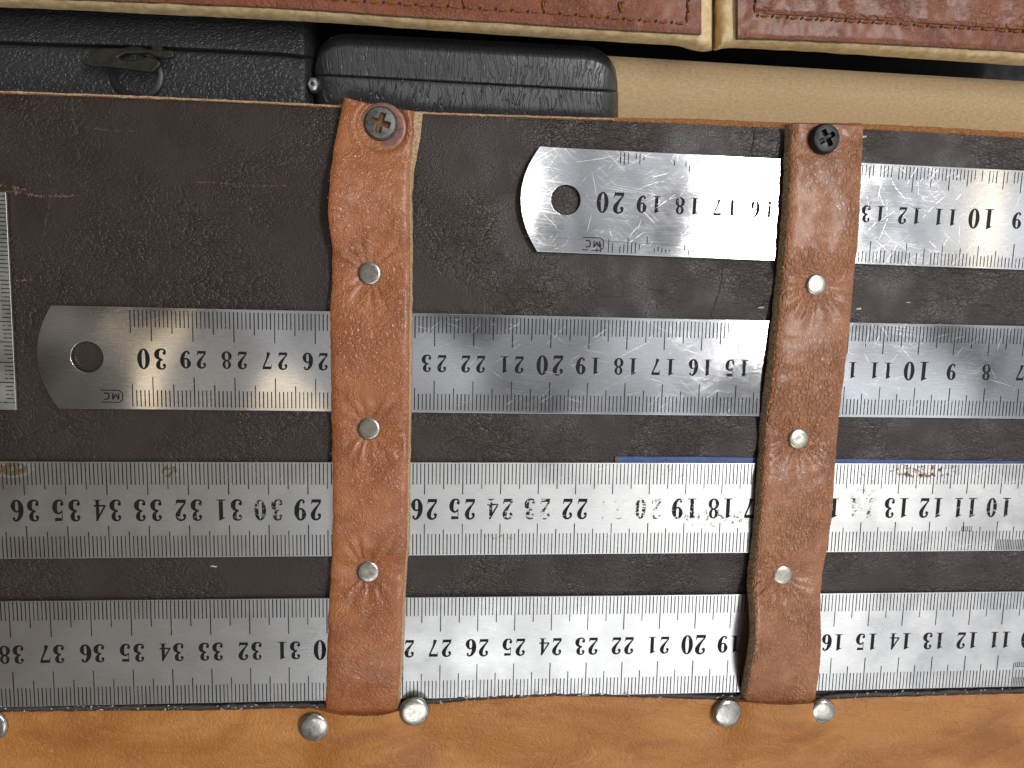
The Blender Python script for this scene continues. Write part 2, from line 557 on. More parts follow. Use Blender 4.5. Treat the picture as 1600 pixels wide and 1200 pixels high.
def lathe(name, c, prof, seg, parent, mats, tilt=None, squash=1.0):
    vs, fs = [], []
    for r, z in prof:
        for k in range(seg):
            a = 2 * math.pi * k / seg
            v = Vector((r * math.cos(a), r * math.sin(a) * squash, z))
            if tilt:
                v = Matrix.Rotation(tilt[0], 3, 'X') @ Matrix.Rotation(tilt[1], 3, 'Y') @ v
            vs.append(tuple(Vector(c) + v))
    n = len(prof)
    for i in range(n - 1):
        for k in range(seg):
            fs.append((i * seg + k, i * seg + (k + 1) % seg, (i + 1) * seg + (k + 1) % seg, (i + 1) * seg + k))
    fs.append(tuple(reversed(range(seg))))
    fs.append(tuple((n - 1) * seg + k for k in range(seg)))
    return link(name, mesh(name, vs, fs, sharp=55), parent, mats)


def prism(name, pts, z0, z1, parent, mats, bevel=0.0, local=False):
    n = len(pts)
    ar = sum(pts[i][0] * pts[(i + 1) % n][1] - pts[(i + 1) % n][0] * pts[i][1] for i in range(n))
    if ar < 0:
        pts = pts[::-1]
    vs = [(p[0], p[1], z0) for p in pts] + [(p[0], p[1], z1) for p in pts]
    fs = [tuple(reversed(range(n))), tuple(range(n, 2 * n))]
    for i in range(n):
        j = (i + 1) % n
        fs.append((i, j, n + j, n + i))
    o = link(name, mesh(name, vs, fs, sharp=45), parent, mats, local)
    if bevel:
        b = o.modifiers.new('bevel', 'BEVEL')
        b.width = bevel * CM
        b.segments = 2
        b.limit_method = 'ANGLE'
    return o


def tube(name, pts, rad, seg, parent, mats, jitter=0.0, flat=1.0):
    """closed-ended tube along points (cm); rad is a number or a list"""
    vs, fs = [], []
    n = len(pts)
    for i, p in enumerate(pts):
        p = Vector(p)
        t = (Vector(pts[min(i + 1, n - 1)]) - Vector(pts[max(i - 1, 0)])).normalized()
        s = t.cross(Vector((0, 0, 1)))
        s = s.normalized() if s.length > 1e-5 else Vector((1, 0, 0))
        u = s.cross(t)
        r = rad[i] if isinstance(rad, (list, tuple)) else rad
        for k in range(seg):
            a = 2 * math.pi * k / seg
            rr = r * (1 + random.uniform(-jitter, jitter))
            vs.append(tuple(p + s * math.cos(a) * rr + u * math.sin(a) * rr * flat))
    for i in range(n - 1):
        for k in range(seg):
            fs.append((i * seg + k, i * seg + (k + 1) % seg, (i + 1) * seg + (k + 1) % seg, (i + 1) * seg + k))
    fs.append(tuple(reversed(range(seg))))
    fs.append(tuple((n - 1) * seg + k for k in range(seg)))
    me = mesh(name, vs, fs, sharp=70)
    bm = bmesh.new()
    bm.from_mesh(me)
    bmesh.ops.recalc_face_normals(bm, faces=bm.faces)
    bm.to_mesh(me)
    bm.free()
    return link(name, me, parent, mats)


# ------------------------------------------------------------------ table under everything
PZ = -0.095           # top of the dark leather
TABLE = -6.0
tb = prism('table_top', [(-34, -30), (40, -30), (40, 30), (-34, 30)], TABLE - 2, TABLE, None, [M['table']])
props(tb, 'dark table top under the cases and the holder', None, None, 'structure')

# ------------------------------------------------------------------ ruler holder
HOLD = root('ruler_holder', (2, -4, TABLE), 'dark brown leather ruler holder with two cognac straps and a tan lower band', 'ruler holder')

top_edge = [(-420, 127), (0, 143), (260, 153), (530, 166), (660, 176), (960, 186), (1225, 197), (1350, 199), (1600, 213), (2000, 240)]


def panel_fn(u, v):
    px = -420 + u * 2420
    a = U(px, smooth_tab(top_edge, px) + 2.0, PZ)
    b = U(px, 1290, PZ)
    p = a.lerp(b, v)
    d = -0.014 + 0.024 * nz(p.x * 0.45, p.y * 0.45, 3) + 0.010 * nz(p.x * 1.6, p.y * 2.2, 9)
    edge = -0.05 * math.exp(-v * 70)
    return (p.x, p.y, PZ - 0.016 + d + edge)


panel = sheet('leather_panel', panel_fn, 150, 90, 0.20, HOLD, [M['panel'], M['raw_light']], kinds=(1, 1, 1, 1))


def backing_fn(off):
    def f(u, v):
        px = -410 + u * 2400
        o = off(px)
        a = U(px, smooth_tab(top_edge, px) - o + 1.3 * nz(px * 0.06, 0.3), PZ - 0.10)
        b = U(px, 1280, PZ - 0.10)
        p = a.lerp(b, v)
        return (p.x, p.y, PZ - 0.05 - 0.18 * sstep(0.002, 0.012, v))
    return f


# second layer: a pale rim on the left, an orange brown rim on the right
sheet('backing_layer', backing_fn(lambda px: 0.6 if px < 900 else 0.6 + 4.6 * sstep(900, 1100, px)), 240, 60, 0.2, HOLD,
      [M['raw_orange']], zflat=PZ - 0.42)
tube('raw_edge', [U(px, smooth_tab(top_edge, px) + 0.3 + 0.9 * nz(px * 0.11, 2.7), PZ - 0.03) for px in range(-400, 961, 8)],
     [0.026 + 0.012 * nz(px * 0.17, 4.1) for px in range(-400, 961, 8)], 6, HOLD, [M['raw_light']], 0.25)

bp = [U(-400, 175, -0.6), U(1980, 270, -0.6), U(1980, 1420, -0.6), U(-400, 1420, -0.6)]
prism('backing_board', [(p.x, p.y) for p in bp], TABLE, PZ - 0.44, HOLD, [M['board']])


# scuffs and scratches in the dark leather
def ribbon(name, pts, wid, z, parent, mats, breakup=0.0, local=False, seed=0):
    rnd = random.Random(seed)
    vs, fs = [], []
    n = len(pts)
    for i in range(n):
        p = Vector(pts[i][:2])
        t = (Vector(pts[min(i + 1, n - 1)][:2]) - Vector(pts[max(0, i - 1)][:2]))
        t = t.normalized() if t.length > 1e-6 else Vector((1, 0))
        nn = Vector((-t.y, t.x))
        w = wid * (0.25 + 0.75 * math.sin(math.pi * (i + 0.3) / (n - 0.4)) ** 0.5) * (1 + rnd.uniform(-breakup, breakup)) / 2
        zz = z(p.x, p.y) if callable(z) else z
        vs += [(p.x + nn.x * w, p.y + nn.y * w, zz), (p.x - nn.x * w, p.y - nn.y * w, zz)]
    for i in range(n - 1):
        if breakup and rnd.random() < breakup * 0.5:
            continue
        fs.append((2 * i, 2 * i + 1, 2 * i + 3, 2 * i + 2))
    return vs, fs


def join(parts):
    vs, fs = [], []
    for v, f in parts:
        o = len(vs)
        vs += v
        fs += [tuple(o + k for k in q) for q in f]
    return vs, fs


def wob(pts, n, amp, seed):
    """resample a picture-space polyline with wobble"""
    out = []
    L = len(pts) - 1
    for i in range(n + 1):
        t = i / n * L
        k = min(int(t), L - 1)
        f = t - k
        x = pts[k][0] * (1 - f) + pts[k + 1][0] * f
        y = pts[k][1] * (1 - f) + pts[k + 1][1] * f
        out.append((x + amp * nz(i * 0.5, seed, 1), y + amp * nz(i * 0.5, seed, 7)))
    return out


def panel_z(x, y):
    d = -0.014 + 0.024 * nz(x * 0.45, y * 0.45, 3) + 0.010 * nz(x * 1.6, y * 2.2, 9)
    return PZ - 0.016 + d + 0.008


def scuff(pts, n, amp, wid, mat, br, seed, name='scuff'):
    q = [U(a, b, PZ) for a, b in wob(pts, n, amp, seed)]
    v, f = ribbon('s', q, wid, panel_z, None, None, br, seed=seed)
    me = mesh(name, v, f)
    return link(name, me, panel, [mat])


scuff([(288, 284), (330, 285), (362, 287), (370, 291), (420, 290), (470, 289)], 90, 2.0, 0.026, M['scuff_tan'], 0.9, 3)
scuff([(-20, 296), (20, 300), (60, 306), (118, 306)], 90, 5, 0.045, M['scuff_tan'], 0.98, 5)
scuff([(-10, 285), (18, 292), (40, 296)], 60, 6, 0.05, M['scuff_tan'], 0.98, 8)
scuff([(24, 439), (55, 437)], 12, 2, 0.035, M['scuff_tan'], 0.8, 11)
scuff([(76, 240), (80, 300), (66, 370)], 26, 3, 0.05, M['scuff_grey'], 0.5, 12)
scuff([(112, 160), (118, 200), (124, 250)], 20, 6, 0.06, M['scuff_grey'], 0.7, 13)
scuff([(132, 199), (165, 203), (230, 206)], 22, 2, 0.05, M['scuff_grey'], 0.6, 14)
scuff([(1182, 200), (1174, 250)], 14, 1.5, 0.03, M['scuff_grey'], 0.3, 15)
scuff([(1133, 405), (1126, 450), (1112, 494)], 20, 2, 0.04, M['scuff_grey'], 0.4, 16)
scuff([(780, 458), (812, 452), (850, 455)], 20, 3, 0.04, M['scuff_grey'], 0.7, 17)
scuff([(782, 470), (860, 467), (930, 465), (990, 462)], 36, 3, 0.035, M['scuff_grey'], 0.8, 18)
scuff([(1070, 655), (1072, 690), (1070, 720)], 16, 1, 0.02, M['scuff_grey'], 0.6, 19)
scuff([(1548, 240), (1550, 262)], 10, 2, 0.05, M['scuff_grey'], 0.7, 20)
for sx, sy, sw in ((1344, 483, 0.06), (1190, 481, 0.03), (1350, 214, 0.06), (334, 886, 0.03), (1421, 473, 0.03)):
    scuff([(sx - 5, sy), (sx + 5, sy - 1)], 4, 2, sw, M['lint'], 0.4, sx)

# ------------------------------------------------------------------ straps
# picture-space outlines of the straps' upper faces: (y, x)
S1L = [(150, 538), (210, 526), (250, 519), (290, 515), (340, 513), (375, 518), (405, 520), (430, 519), (500, 516), (560, 517), (640, 518), (760, 520), (830, 520), (870, 519), (930, 515), (1040, 511), (1116, 509)]
S1R = [(150, 648), (172, 648), (230, 645), (262, 641), (300, 640), (400, 641), (500, 640), (640, 639), (760, 637), (850, 636), (880, 633), (960, 629), (1050, 625), (1116, 621)]
S2L = [(190, 1237), (240, 1235), (300, 1233), (380, 1227), (450, 1220), (520, 1213), (590, 1205), (660, 1197), (720, 1193), (800, 1188), (860, 1182), (910, 1176), (960, 1179), (1000, 1180), (1050, 1172), (1101, 1163)]
S2R = [(190, 1349), (260, 1346), (380, 1340), (420, 1335), (480, 1330), (560, 1322), (660, 1310), (740, 1304), (800, 1300), (860, 1292), (900, 1284), (960, 1282), (1000, 1283), (1050, 1280), (1101, 1272)]


def make_strap(L, R, y0top, y1, lift, rivets, washer, seed, mats, edge_lift, flare):
    NU, NV = 64, 430
    ty = lambda u: y0top[0] + (y0top[1] - y0top[0]) * u + y0top[2] * math.sin(math.pi * u)
    def f(u, v):
        ya = ty(u)
        py = ya + (y1 - ya) * v
        l, r = smooth_tab(L, py), smooth_tab(R, py)
        # ragged cut edges
        l += 1.4 * nz(py * 0.05, seed) + 0.7 * nz(py * 0.3, seed + 3)
        r += 1.0 * nz(py * 0.05, seed + 7) + 0.7 * nz(py * 0.3, seed + 9)
        px = l + (r - l) * u
        z = smooth_tab(lift, py)
        z += smooth_tab(edge_lift, py) * (1 - u) ** 1.6
        # rounded shoulders
        e = min(u, 1 - u) * 2.1
        z -= 0.07 * math.exp(-e / 0.10)
        g = U(px, py, z)
        ang_w = 0.0
        for (rx, ry, rr) in rivets:
            c = U(rx, ry, z)
            dx, dy = g.x - c.x, g.y - c.y
            d = math.hypot(dx, dy)
            z -= 0.085 * math.exp(-(d / 0.42) ** 2)
            # puckers radiating from the rivet
            a = math.atan2(dy, dx)
            z += 0.013 * math.exp(-((d - 0.62) / 0.40) ** 2) * math.sin(a * 13 + 3.0 * nz(a * 1.5, ry, seed) + nz(d * 3, ry) * 2)
        if washer:
            wx, wy, wr = washer
            c = U(wx, wy, z)
            d = math.hypot(g.x - c.x, g.y - c.y)
            z -= 0.06 * (1 - sstep(wr - 0.03, wr + 0.05, d))
            z += 0.02 * math.exp(-((d - wr - 0.12) / 0.08) ** 2)
        z += 0.030 * nz(g.x * 0.9, g.y * 1.1, seed) + 0.014 * nz(g.x * 2.2, g.y * 3.4, seed + 2) + 0.005 * (0.5 - abs(nz(g.x * 2.6 + 2 * nz(g.x, g.y), g.y * 6.0, seed + 5)))
        q = U(px, py, z)
        return (q.x, q.y, z)
    return sheet('strap', f, NU, NV, 0.19, HOLD, mats, flare=flare, kinds=(1, 1, 1, 1)), f


# height of the upper face of the strap along its run (picture y, z in cm)
LIFT1 = [(150, 0.16), (190, 0.14), (240, 0.20), (300, 0.36), (360, 0.30), (427, 0.15), (480, 0.27), (570, 0.33), (630, 0.29), (670, 0.18), (715, 0.27), (800, 0.33), (860, 0.28), (894, 0.18), (935, 0.29), (1010, 0.40), (1070, 0.36), (1116, 0.10)]
LIFT2 = [(190, 0.22), (215, 0.22), (260, 0.32), (330, 0.34), (400, 0.31), (445, 0.20), (500, 0.31), (580, 0.34), (640, 0.30), (686, 0.19), (730, 0.31), (800, 0.36), (860, 0.28), (899, 0.19), (940, 0.34), (1000, 0.44), (1060, 0.40), (1101, 0.12)]
RV1 = [(577, 427, 0.30), (576, 670, 0.30), (575, 894, 0.30)]
RV2 = [(1276, 445, 0.30), (1248, 686, 0.30), (1223, 899, 0.30)]
E1 = [(150, 0.04), (230, 0.16), (310, 0.26), (375, 0.14), (427, 0.02), (560, 0.05), (670, 0.0), (800, 0.05), (894, 0.0), (1116, 0.0)]
E2 = [(190, 0.02), (330, 0.03), (445, 0.02), (580, 0.04), (686, 0.02), (800, 0.07), (899, 0.10), (1000, 0.36), (1060, 0.24), (1101, 0.0)]
strapA, fA = make_strap(S1L, S1R, (152, 174, 2.0), 1116, LIFT1, RV1, (597, 197, 0.60), 2.0, [M['strap'], M['raw_light']], E1, (lambda v: 0.03, lambda v: 0.055 + 0.13 * math.exp(-(v / 0.085) ** 2) + 0.02 * nz(v * 40, 3.0)))
strapA['label'] = 'smoother cognac strap with the rusty grey screw'
strapB, fB = make_strap(S2L, S2R, (193, 197, 0.0), 1101, LIFT2, RV2, None, 14.0, [M['strap2'], M['raw_dark']], E2, (lambda v: 0.09 + 0.02 * nz(v * 40, 1.0), lambda v: 0.0))
strapB['label'] = 'pebbled cognac strap with the black screw'


def rivet(px, py, z, r, parent, mat, h=0.11, tilt=(0, 0), dimple=0.004):
    prof = [(r * 0.80, -0.09), (r * 0.95, -0.02), (r, 0.005), (r * 0.99, h * 0.30), (r * 0.955, h * 0.60), (r * 0.88, h * 0.82), (r * 0.74, h * 0.93), (r * 0.5, h * 0.985), (r * 0.25, h), (0.004, h - dimple)]
    c = U(px, py, z + h * 0.6)
    c.z = z
    return lathe('rivet', c, prof, 40, parent, [mat], tilt)


for (x, y, r) in RV1:
    rivet(x, y, lerp_tab(LIFT1, y) - 0.045, r, strapA, M['rivet'], 0.065, (random.uniform(-.05, .05), random.uniform(-.05, .05)))
for (x, y, r) in RV2:
    rivet(x, y, lerp_tab(LIFT2, y) - 0.045, r * 0.97, strapB, M['rivet'], 0.065, (random.uniform(-.05, .05), random.uniform(-.05, .05)))


def screw(px, py, z, r, ang, parent, mat, mrec, hgt):
    """pan head with a cross recess, as a polar height field"""
    NR, NS = 30, 96
    c = U(px, py, z + hgt)
    vs, fs, mi = [], [], []
    def zt(x, y):
        d = math.hypot(x, y)
        zz = hgt - 0.05 * (d / r) ** 2 - 0.10 * sstep(0.86, 1.0, d / r)
        a = x * math.cos(ang) + y * math.sin(ang)
        b = -x * math.sin(ang) + y * math.cos(ang)
        w = r * 0.15
        s = max((1 - sstep(w * 0.75, w * 1.15, abs(b))) * (1 - sstep(r * 0.50, r * 0.60, abs(a))),
                (1 - sstep(w * 0.75, w * 1.15, abs(a))) * (1 - sstep(r * 0.50, r * 0.60, abs(b))))
        return zz - s * (0.17 - 0.09 * d / r), s
    for i in range(NR + 1):
        for k in range(NS):
            rr = r * (i + 0.02) / (NR + 0.02)
            a = 2 * math.pi * k / NS
            x, y = rr * math.cos(a), rr * math.sin(a)
            h, s = zt(x, y)
            vs.append((c.x + x, c.y + y, z + h))
    for i in range(NR):
        for k in range(NS):
            q = (i * NS + k, (i + 1) * NS + k, (i + 1) * NS + (k + 1) % NS, i * NS + (k + 1) % NS)
            fs.append(q)
            m = sum(Vector(vs[t]) for t in q[1:]) if False else None
            x = sum(vs[t][0] for t in q) / 4 - c.x
            y = sum(vs[t][1] for t in q) / 4 - c.y
            mi.append(1 if zt(x, y)[1] > 0.45 else 0)
    fs.append(tuple(range(NS)))
    mi.append(1)
    # skirt down to the leather
    o = len(vs)
    for k in range(NS):
        a = 2 * math.pi * k / NS
        vs.append((c.x + r * 0.99 * math.cos(a), c.y + r * 0.99 * math.sin(a), z - 0.12))
    b0 = NR * NS
    for k in range(NS):
        fs.append((b0 + k, o + k, o + (k + 1) % NS, b0 + (k + 1) % NS))
        mi.append(0)
    me = mesh('screw', vs, fs, mi, sharp=60)
    return link('screw', me, parent, [mat, mrec])


screw(594, 191, 0.11, 0.415, -0.30, strapA, M['screw_grey'], M['rust'], 0.20)
wc = U(598, 199, 0.09)
lathe('washer', (wc.x, wc.y, 0.115), [(0.565, -0.1), (0.58, 0.0), (0.565, 0.022), (0.51, 0.03), (0.40, 0.02), (0.30, 0.0), (0.29, -0.1)], 48, strapA, [M['washer']])
sb = screw(1293, 215, 0.20, 0.385, 0.55, strapB, M['screw_black'], M['screw_black'], 0.30)
wc = U(1307, 219, 0.2)
lathe('washer', (wc.x, wc.y, 0.185), [(0.39, -0.06), (0.40, 0.0), (0.385, 0.012), (0.33, 0.016), (0.2, 0.012), (0.19, -0.06)], 48, strapB, [M['washer']])

# ------------------------------------------------------------------ tan band along the bottom
tan_edge = [(-420, 1124), (-200, 1118), (0, 1113), (160, 1111), (330, 1110), (480, 1107), (508, 1112), (530, 1117), (565, 1119), (600, 1117), (625, 1110), (650, 1103), (700, 1098), (780, 1092), (880, 1088), (1000, 1090), (1120, 1094), (1160, 1097), (1215, 1101), (1268, 1099), (1300, 1093), (1400, 1089), (1600, 1084), (2000, 1078)]


def tan_z(px):
    z = 0.10
    z += 0.24 * math.exp(-((px - 566) / 75) ** 4)
    z += 0.24 * math.exp(-((px - 1215) / 72) ** 4)
    return z


BIG = [(-14, 1135), (490, 1137), (647, 1113), (1137, 1115), (1286, 1112)]


def tan_fn(u, v):
    px = -420 + u * 2420
    z = tan_z(px)
    e = smooth_tab(tan_edge, px) + 1.2 * nz(px * 0.05, 6.0) + 0.6 * nz(px * 0.25, 8.0)
    py = e + (1420 - e) * v
    fade = math.exp(-((py - e) / 150) ** 2)
    zz = 0.10 + (z - 0.10) * fade - 0.05 * math.exp(-(py - e) / 4.0)
    g = U(px, py, zz)
    for (rx, ry) in BIG:
        c = U(rx, ry, zz)
        d = math.hypot(g.x - c.x, g.y - c.y)
        zz -= 0.06 * math.exp(-(d / 0.5) ** 2)
    # soft folds running along the band
    zz += 0.055 * math.sin((py - 1100 - 18 * nz(px * 0.004, 2.0) * 4) * 0.060) * sstep(0, 60, py - e)
    zz += 0.06 * nz(g.x * 0.35, g.y * 0.9, 4) + 0.022 * nz(g.x * 1.2, g.y * 3, 8) + 0.010 * nz(g.x * 4, g.y * 6, 1)
    q = U(px, py, zz)
    return (q.x, q.y, zz)


band = sheet('tan_band', tan_fn, 360, 90, 0.22, HOLD, [M['tan'], M['raw_orange']], kinds=(1, 1, 1, 1))
band['label'] = 'tan leather band with domed nickel rivets'
for i, (x, y) in enumerate(BIG):
    rivet(x, y, tan_z(x) - 0.02, 0.41 if i != 4 else 0.37, band, M['rivet_big'], 0.105, (random.uniform(-.08, .08), random.uniform(-.08, .08)), 0.0)

# dark frayed edging between the longest ruler and the band
ed = []
for px in range(-410, 1990, 6):
    e = smooth_tab(tan_edge, px) - 5.0 + 1.6 * nz(px * 0.04, 11)
    if 500 < px < 630 or 1155 < px < 1280:
        e -= 4
    ed.append(U(px, e, PZ + 0.03))
tube('frayed_edge', ed, [0.085 + 0.02 * nz(i * 0.31, 5) for i in range(len(ed))], 8, HOLD, [M['frayed']], 0.2, 0.9)
lp = []
for k in range(150):
    px = random.uniform(-20, 1600)
    if 505 < px < 628 or 1158 < px < 1275:
        continue
    e = smooth_tab(tan_edge, px) - random.uniform(0, 9)
    c = U(px, e, PZ + 0.13)
    a = random.uniform(0, math.pi)
    l = random.choice((0.03, 0.04, 0.06, 0.10))
    pts = [(c.x + math.cos(a) * l * t + 0.02 * nz(k, t * 2), c.y + math.sin(a) * l * t * 0.6 + 0.02 * nz(k + 50, t * 2)) for t in (-.5, -.2, .2, .5)]
    lp.append(ribbon('l', pts, random.choice((0.012, 0.02, 0.03)), PZ + 0.128 + 0.00002 * k, None, None))
v, f = join(lp)
props(link('lint', mesh('lint', v, f), HOLD, [M['lint']]), kind='stuff')

# loose fibres standing off the cut edges of the straps
lp = []
for k in range(260):
    L_, R_, ya, yb, fn = random.choice(((S1L, S1R, 160, 1110, fA), (S2L, S2R, 200, 1095, fB)))
    py = random.uniform(ya, yb)
    side = random.choice((0, 1))
    q = fn(side, (py - ya) / (yb - ya))
    dr = -1 if side == 0 else 1
    l = random.uniform(0.02, 0.075)
    a = random.uniform(-0.9, 0.9)
    pts = [(q[0] - dr * 0.02, q[1]), (q[0] + dr * l * 0.5, q[1] + math.sin(a) * l * 0.3), (q[0] + dr * l, q[1] + math.sin(a) * l)]
    lp.append(ribbon('f', pts, 0.007, q[2] - random.uniform(0.02, 0.15), None, None))
v, f = join(lp)
props(link('loose_fibres', mesh('loose_fibres', v, f), HOLD, [M['raw_light']]), kind='stuff')

# ------------------------------------------------------------------ numerals, drawn stroke by stroke
def catmull(pts, n=7):
    out = []
    for i in range(len(pts) - 1):
        p0 = pts[max(i - 1, 0)]
        p1, p2 = pts[i], pts[i + 1]
        p3 = pts[min(i + 2, len(pts) - 1)]
        for k in range(n):
            t = k / n
            out.append(tuple(0.5 * (2 * b + (c - a) * t + (2 * a - 5 * b + 4 * c - d) * t * t + (3 * b - a - 3 * c + d) * t ** 3) for a, b, c, d in zip(p0, p1, p2, p3)))
    out.append(tuple(pts[-1]))
    return out


def stroke(pts, n=7):
    P = catmull(pts, n)
    vs, fs = [], []
    for i, (x, y, w) in enumerate(P):
        a, b = P[max(0, i - 1)], P[min(len(P) - 1, i + 1)]
        t = Vector((b[0] - a[0], b[1] - a[1])).normalized()
        w = w * 1.25 + 0.020
        vs += [(x - t.y * w / 2, y + t.x * w / 2), (x + t.y * w / 2, y - t.x * w / 2)]
    for i in range(len(P) - 1):
        fs.append((2 * i, 2 * i + 1, 2 * i + 3, 2 * i + 2))
    return vs, fs


def poly(*pts):
    return list(pts), [tuple(range(len(pts)))]


def disc(x, y, r, n=14):
    return [(x + r * math.cos(2 * math.pi * k / n), y + r * math.sin(2 * math.pi * k / n)) for k in range(n)], [tuple(range(n))]


def ring(cx, cy, rx, ry, ix, iy, n=32):
    vs, fs = [], []
    for k in range(n):
        a = 2 * math.pi * k / n
        c, s = math.cos(a), math.sin(a)
        vs += [(cx + rx * c, cy + ry * s), (cx + ix * c, cy + iy * s)]
    for k in range(n):
        j = (k + 1) % n
        fs.append((2 * k, 2 * j, 2 * j + 1, 2 * k + 1))
    return vs, fs


SIX = [stroke([(.47, .88, .07), (.38, .965, .05), (.24, .90, .09), (.12, .66, .16), (.10, .34, .17), (.17, .10, .10), (.29, .022, .045), (.41, .10, .10), (.46, .28, .16), (.42, .46, .10), (.31, .555, .045), (.19, .49, .05), (.14, .38, .05)]), disc(.445, .855, .062)]
GLYPH = {
    '0': [ring(.28, .5, .29, .5, .085, .435)],
    '1': [poly((.185, .03), (.385, .03), (.385, 1.0), (.35, 1.0), (.185, .90)), poly((.06, .86), (.20, .845), (.20, .90), (.30, .975)), poly((.06, 0), (.51, 0), (.51, .045), (.06, .045))],
    '2': [stroke([(.075, .72, .06), (.11, .88, .06), (.26, .972, .05), (.40, .90, .12), (.435, .73, .165), (.36, .54, .12), (.20, .31, .06), (.05, .12, .045)]), disc(.125, .745, .078),
          poly((.03, 0), (.49, 0), (.53, .25), (.50, .25), (.46, .155), (.10, .155), (.03, .09))],
    '3': [stroke([(.075, .80, .05), (.13, .925, .05), (.26, .975, .045), (.39, .88, .13), (.40, .72, .14), (.33, .58, .07), (.20, .53, .04)]), disc(.125, .79, .075),
          stroke([(.20, .525, .04), (.34, .49, .07), (.455, .37, .15), (.455, .20, .165), (.37, .065, .09), (.25, .022, .045), (.12, .06, .05), (.065, .17, .05)]), disc(.115, .205, .08)],
    '4': [poly((.30, .03), (.46, .03), (.46, 1.0), (.42, 1.0), (.30, .80)), stroke([(.43, .985, .05), (.23, .63, .05), (.02, .28, .05)], 3), poly((0, .24), (.56, .24), (.56, .315), (0, .315)), poly((.20, 0), (.55, 0), (.55, .032), (.20, .032))],
    '5': [poly((.10, .98), (.48, .99), (.45, .83), (.10, .85)), poly((.10, .50), (.135, .50), (.135, .96), (.10, .96)),
          stroke([(.115, .51, .045), (.20, .60, .05), (.31, .625, .06), (.43, .51, .13), (.455, .32, .165), (.39, .11, .12), (.26, .022, .045), (.13, .05, .05), (.07, .16, .05)]), disc(.115, .195, .078)],
    '6': SIX,
    '7': [poly((.06, .98), (.54, .98), (.54, .90), (.50, .82), (.09, .82)), poly((.03, .70), (.065, .70), (.10, .98), (.06, .98)), stroke([(.515, .90, .05), (.40, .62, .055), (.27, .30, .08), (.20, .01, .15)], 5)],
    '8': [ring(.28, .755, .24, .25, .082, .185), ring(.28, .275, .285, .28, .10, .212)],
    '9': [([(.56 - x, 1 - y) for x, y in v], f) for v, f in SIX],
}


def number_mesh(txt, h, adv, wsc, n, zf):
    """digits centred on the origin, in cm, already turned upside down"""
    parts = []
    tot = adv * (len(txt) - 1)
    for i, ch in enumerate(txt):
        for k, (v, f) in enumerate(GLYPH[ch]):
            z = 0.0020 + 0.0008 * k
            x0 = -tot / 2 + adv * i
            q = [(-(x0 + (x - .28) * h * wsc), -(y - .5) * h) for x, y in v]
            parts.append(([(x, y, z + zf(x - n, y)) for x, y in q], f))
    v, f = join(parts)
    me = mesh('numeral', v, f, smooth=False)
    bm = bmesh.new()
    bm.from_mesh(me)
    for fc in bm.faces:
        fc.normal_update()
        if fc.normal.z < 0:
            fc.normal_flip()
    bm.to_mesh(me)
    bm.free()
    return me


def line(x0, y0, x1, y1, w):
    d = Vector((x1 - x0, y1 - y0)).normalized() * (w / 2)
    return [(x0 - d.y, y0 + d.x), (x0 + d.y, y0 - d.x), (x1 + d.y, y1 - d.x), (x1 - d.y, y1 + d.x)], [(0, 1, 2, 3)]


# ------------------------------------------------------------------ steel rulers
TH = 0.075


def blade_plain(x0, x1, w, zf, nx, ny=6):
    vs, fs = [], []
    for j in range(ny + 1):
        for i in range(nx + 1):
            x = x0 + (x1 - x0) * i / nx
            y = -w / 2 + w * j / ny
            vs.append((x, y, zf(x, y)))
    t = lambda i, j: j * (nx + 1) + i
    for j in range(ny):
        for i in range(nx):
            fs.append((t(i, j), t(i + 1, j), t(i + 1, j + 1), t(i, j + 1)))
    loop = [t(i, 0) for i in range(nx)] + [t(nx, j) for j in range(ny)] + [t(i, ny) for i in range(nx, 0, -1)] + [t(0, j) for j in range(ny, 0, -1)]
    return vs, fs, [loop]


def blade_holed(xtop, xbot, xarc, hole, hr, x1, w, zf, nx, ny=8):
    """rounded end on the left with a hanging hole"""
    xc = hole[0] + hr + 0.9
    vs, fs, lo = blade_plain(xc, x1, w, zf, nx, ny)
    t = lambda i, j: j * (nx + 1) + i
    cut = [t(0, j) for j in range(ny + 1)]             # bottom to top
    outer = list(cut)
    def add(x, y):
        vs.append((x, y, zf(x, y)))
        return len(vs) - 1
    nt = 10
    topx = [add(xc + (xtop - xc) * k / nt, w / 2) for k in range(1, nt + 1)]
    arc = []
    na = 30
    for k in range(1, na):
        a = k / na
        y = w / 2 - w * a
        b = xtop + (xbot - xtop) * a
        bul = (1 - (2 * a - 1) ** 2)
        ref = (xtop + xbot) / 2
        arc.append(add(b + (xarc - ref) * bul, y))
    botx = [add(xbot + (xc - xbot) * k / nt, -w / 2) for k in range(0, nt)]
    outer = cut + topx + arc + botx                    # counter-clockwise seen with the cut on the right
    n = len(outer)
    ang = [math.atan2(vs[o][1] - hole[1], vs[o][0] - hole[0]) for o in outer]
    rings = [outer]
    NRG = 5
    for r in range(1, NRG + 1):
        row = []
        for o, a in zip(outer, ang):
            hx, hy = hole[0] + hr * math.cos(a), hole[1] + hr * math.sin(a)
            tt = r / NRG
            row.append(add(vs[o][0] * (1 - tt) + hx * tt, vs[o][1] * (1 - tt) + hy * tt))
        rings.append(row)
    for a, b in zip(rings, rings[1:]):
        for k in range(n):
            j = (k + 1) % n
            fs.append((a[k], a[j], b[j], b[k]))
    lower = [t(i, 0) for i in range(0, nx)] + [t(nx, j) for j in range(ny)] + [t(i, ny) for i in range(nx, 0, -1)]
    outline = lower + [t(0, ny)] + topx + arc + botx
    return vs, fs, [outline, list(reversed(rings[-1]))]


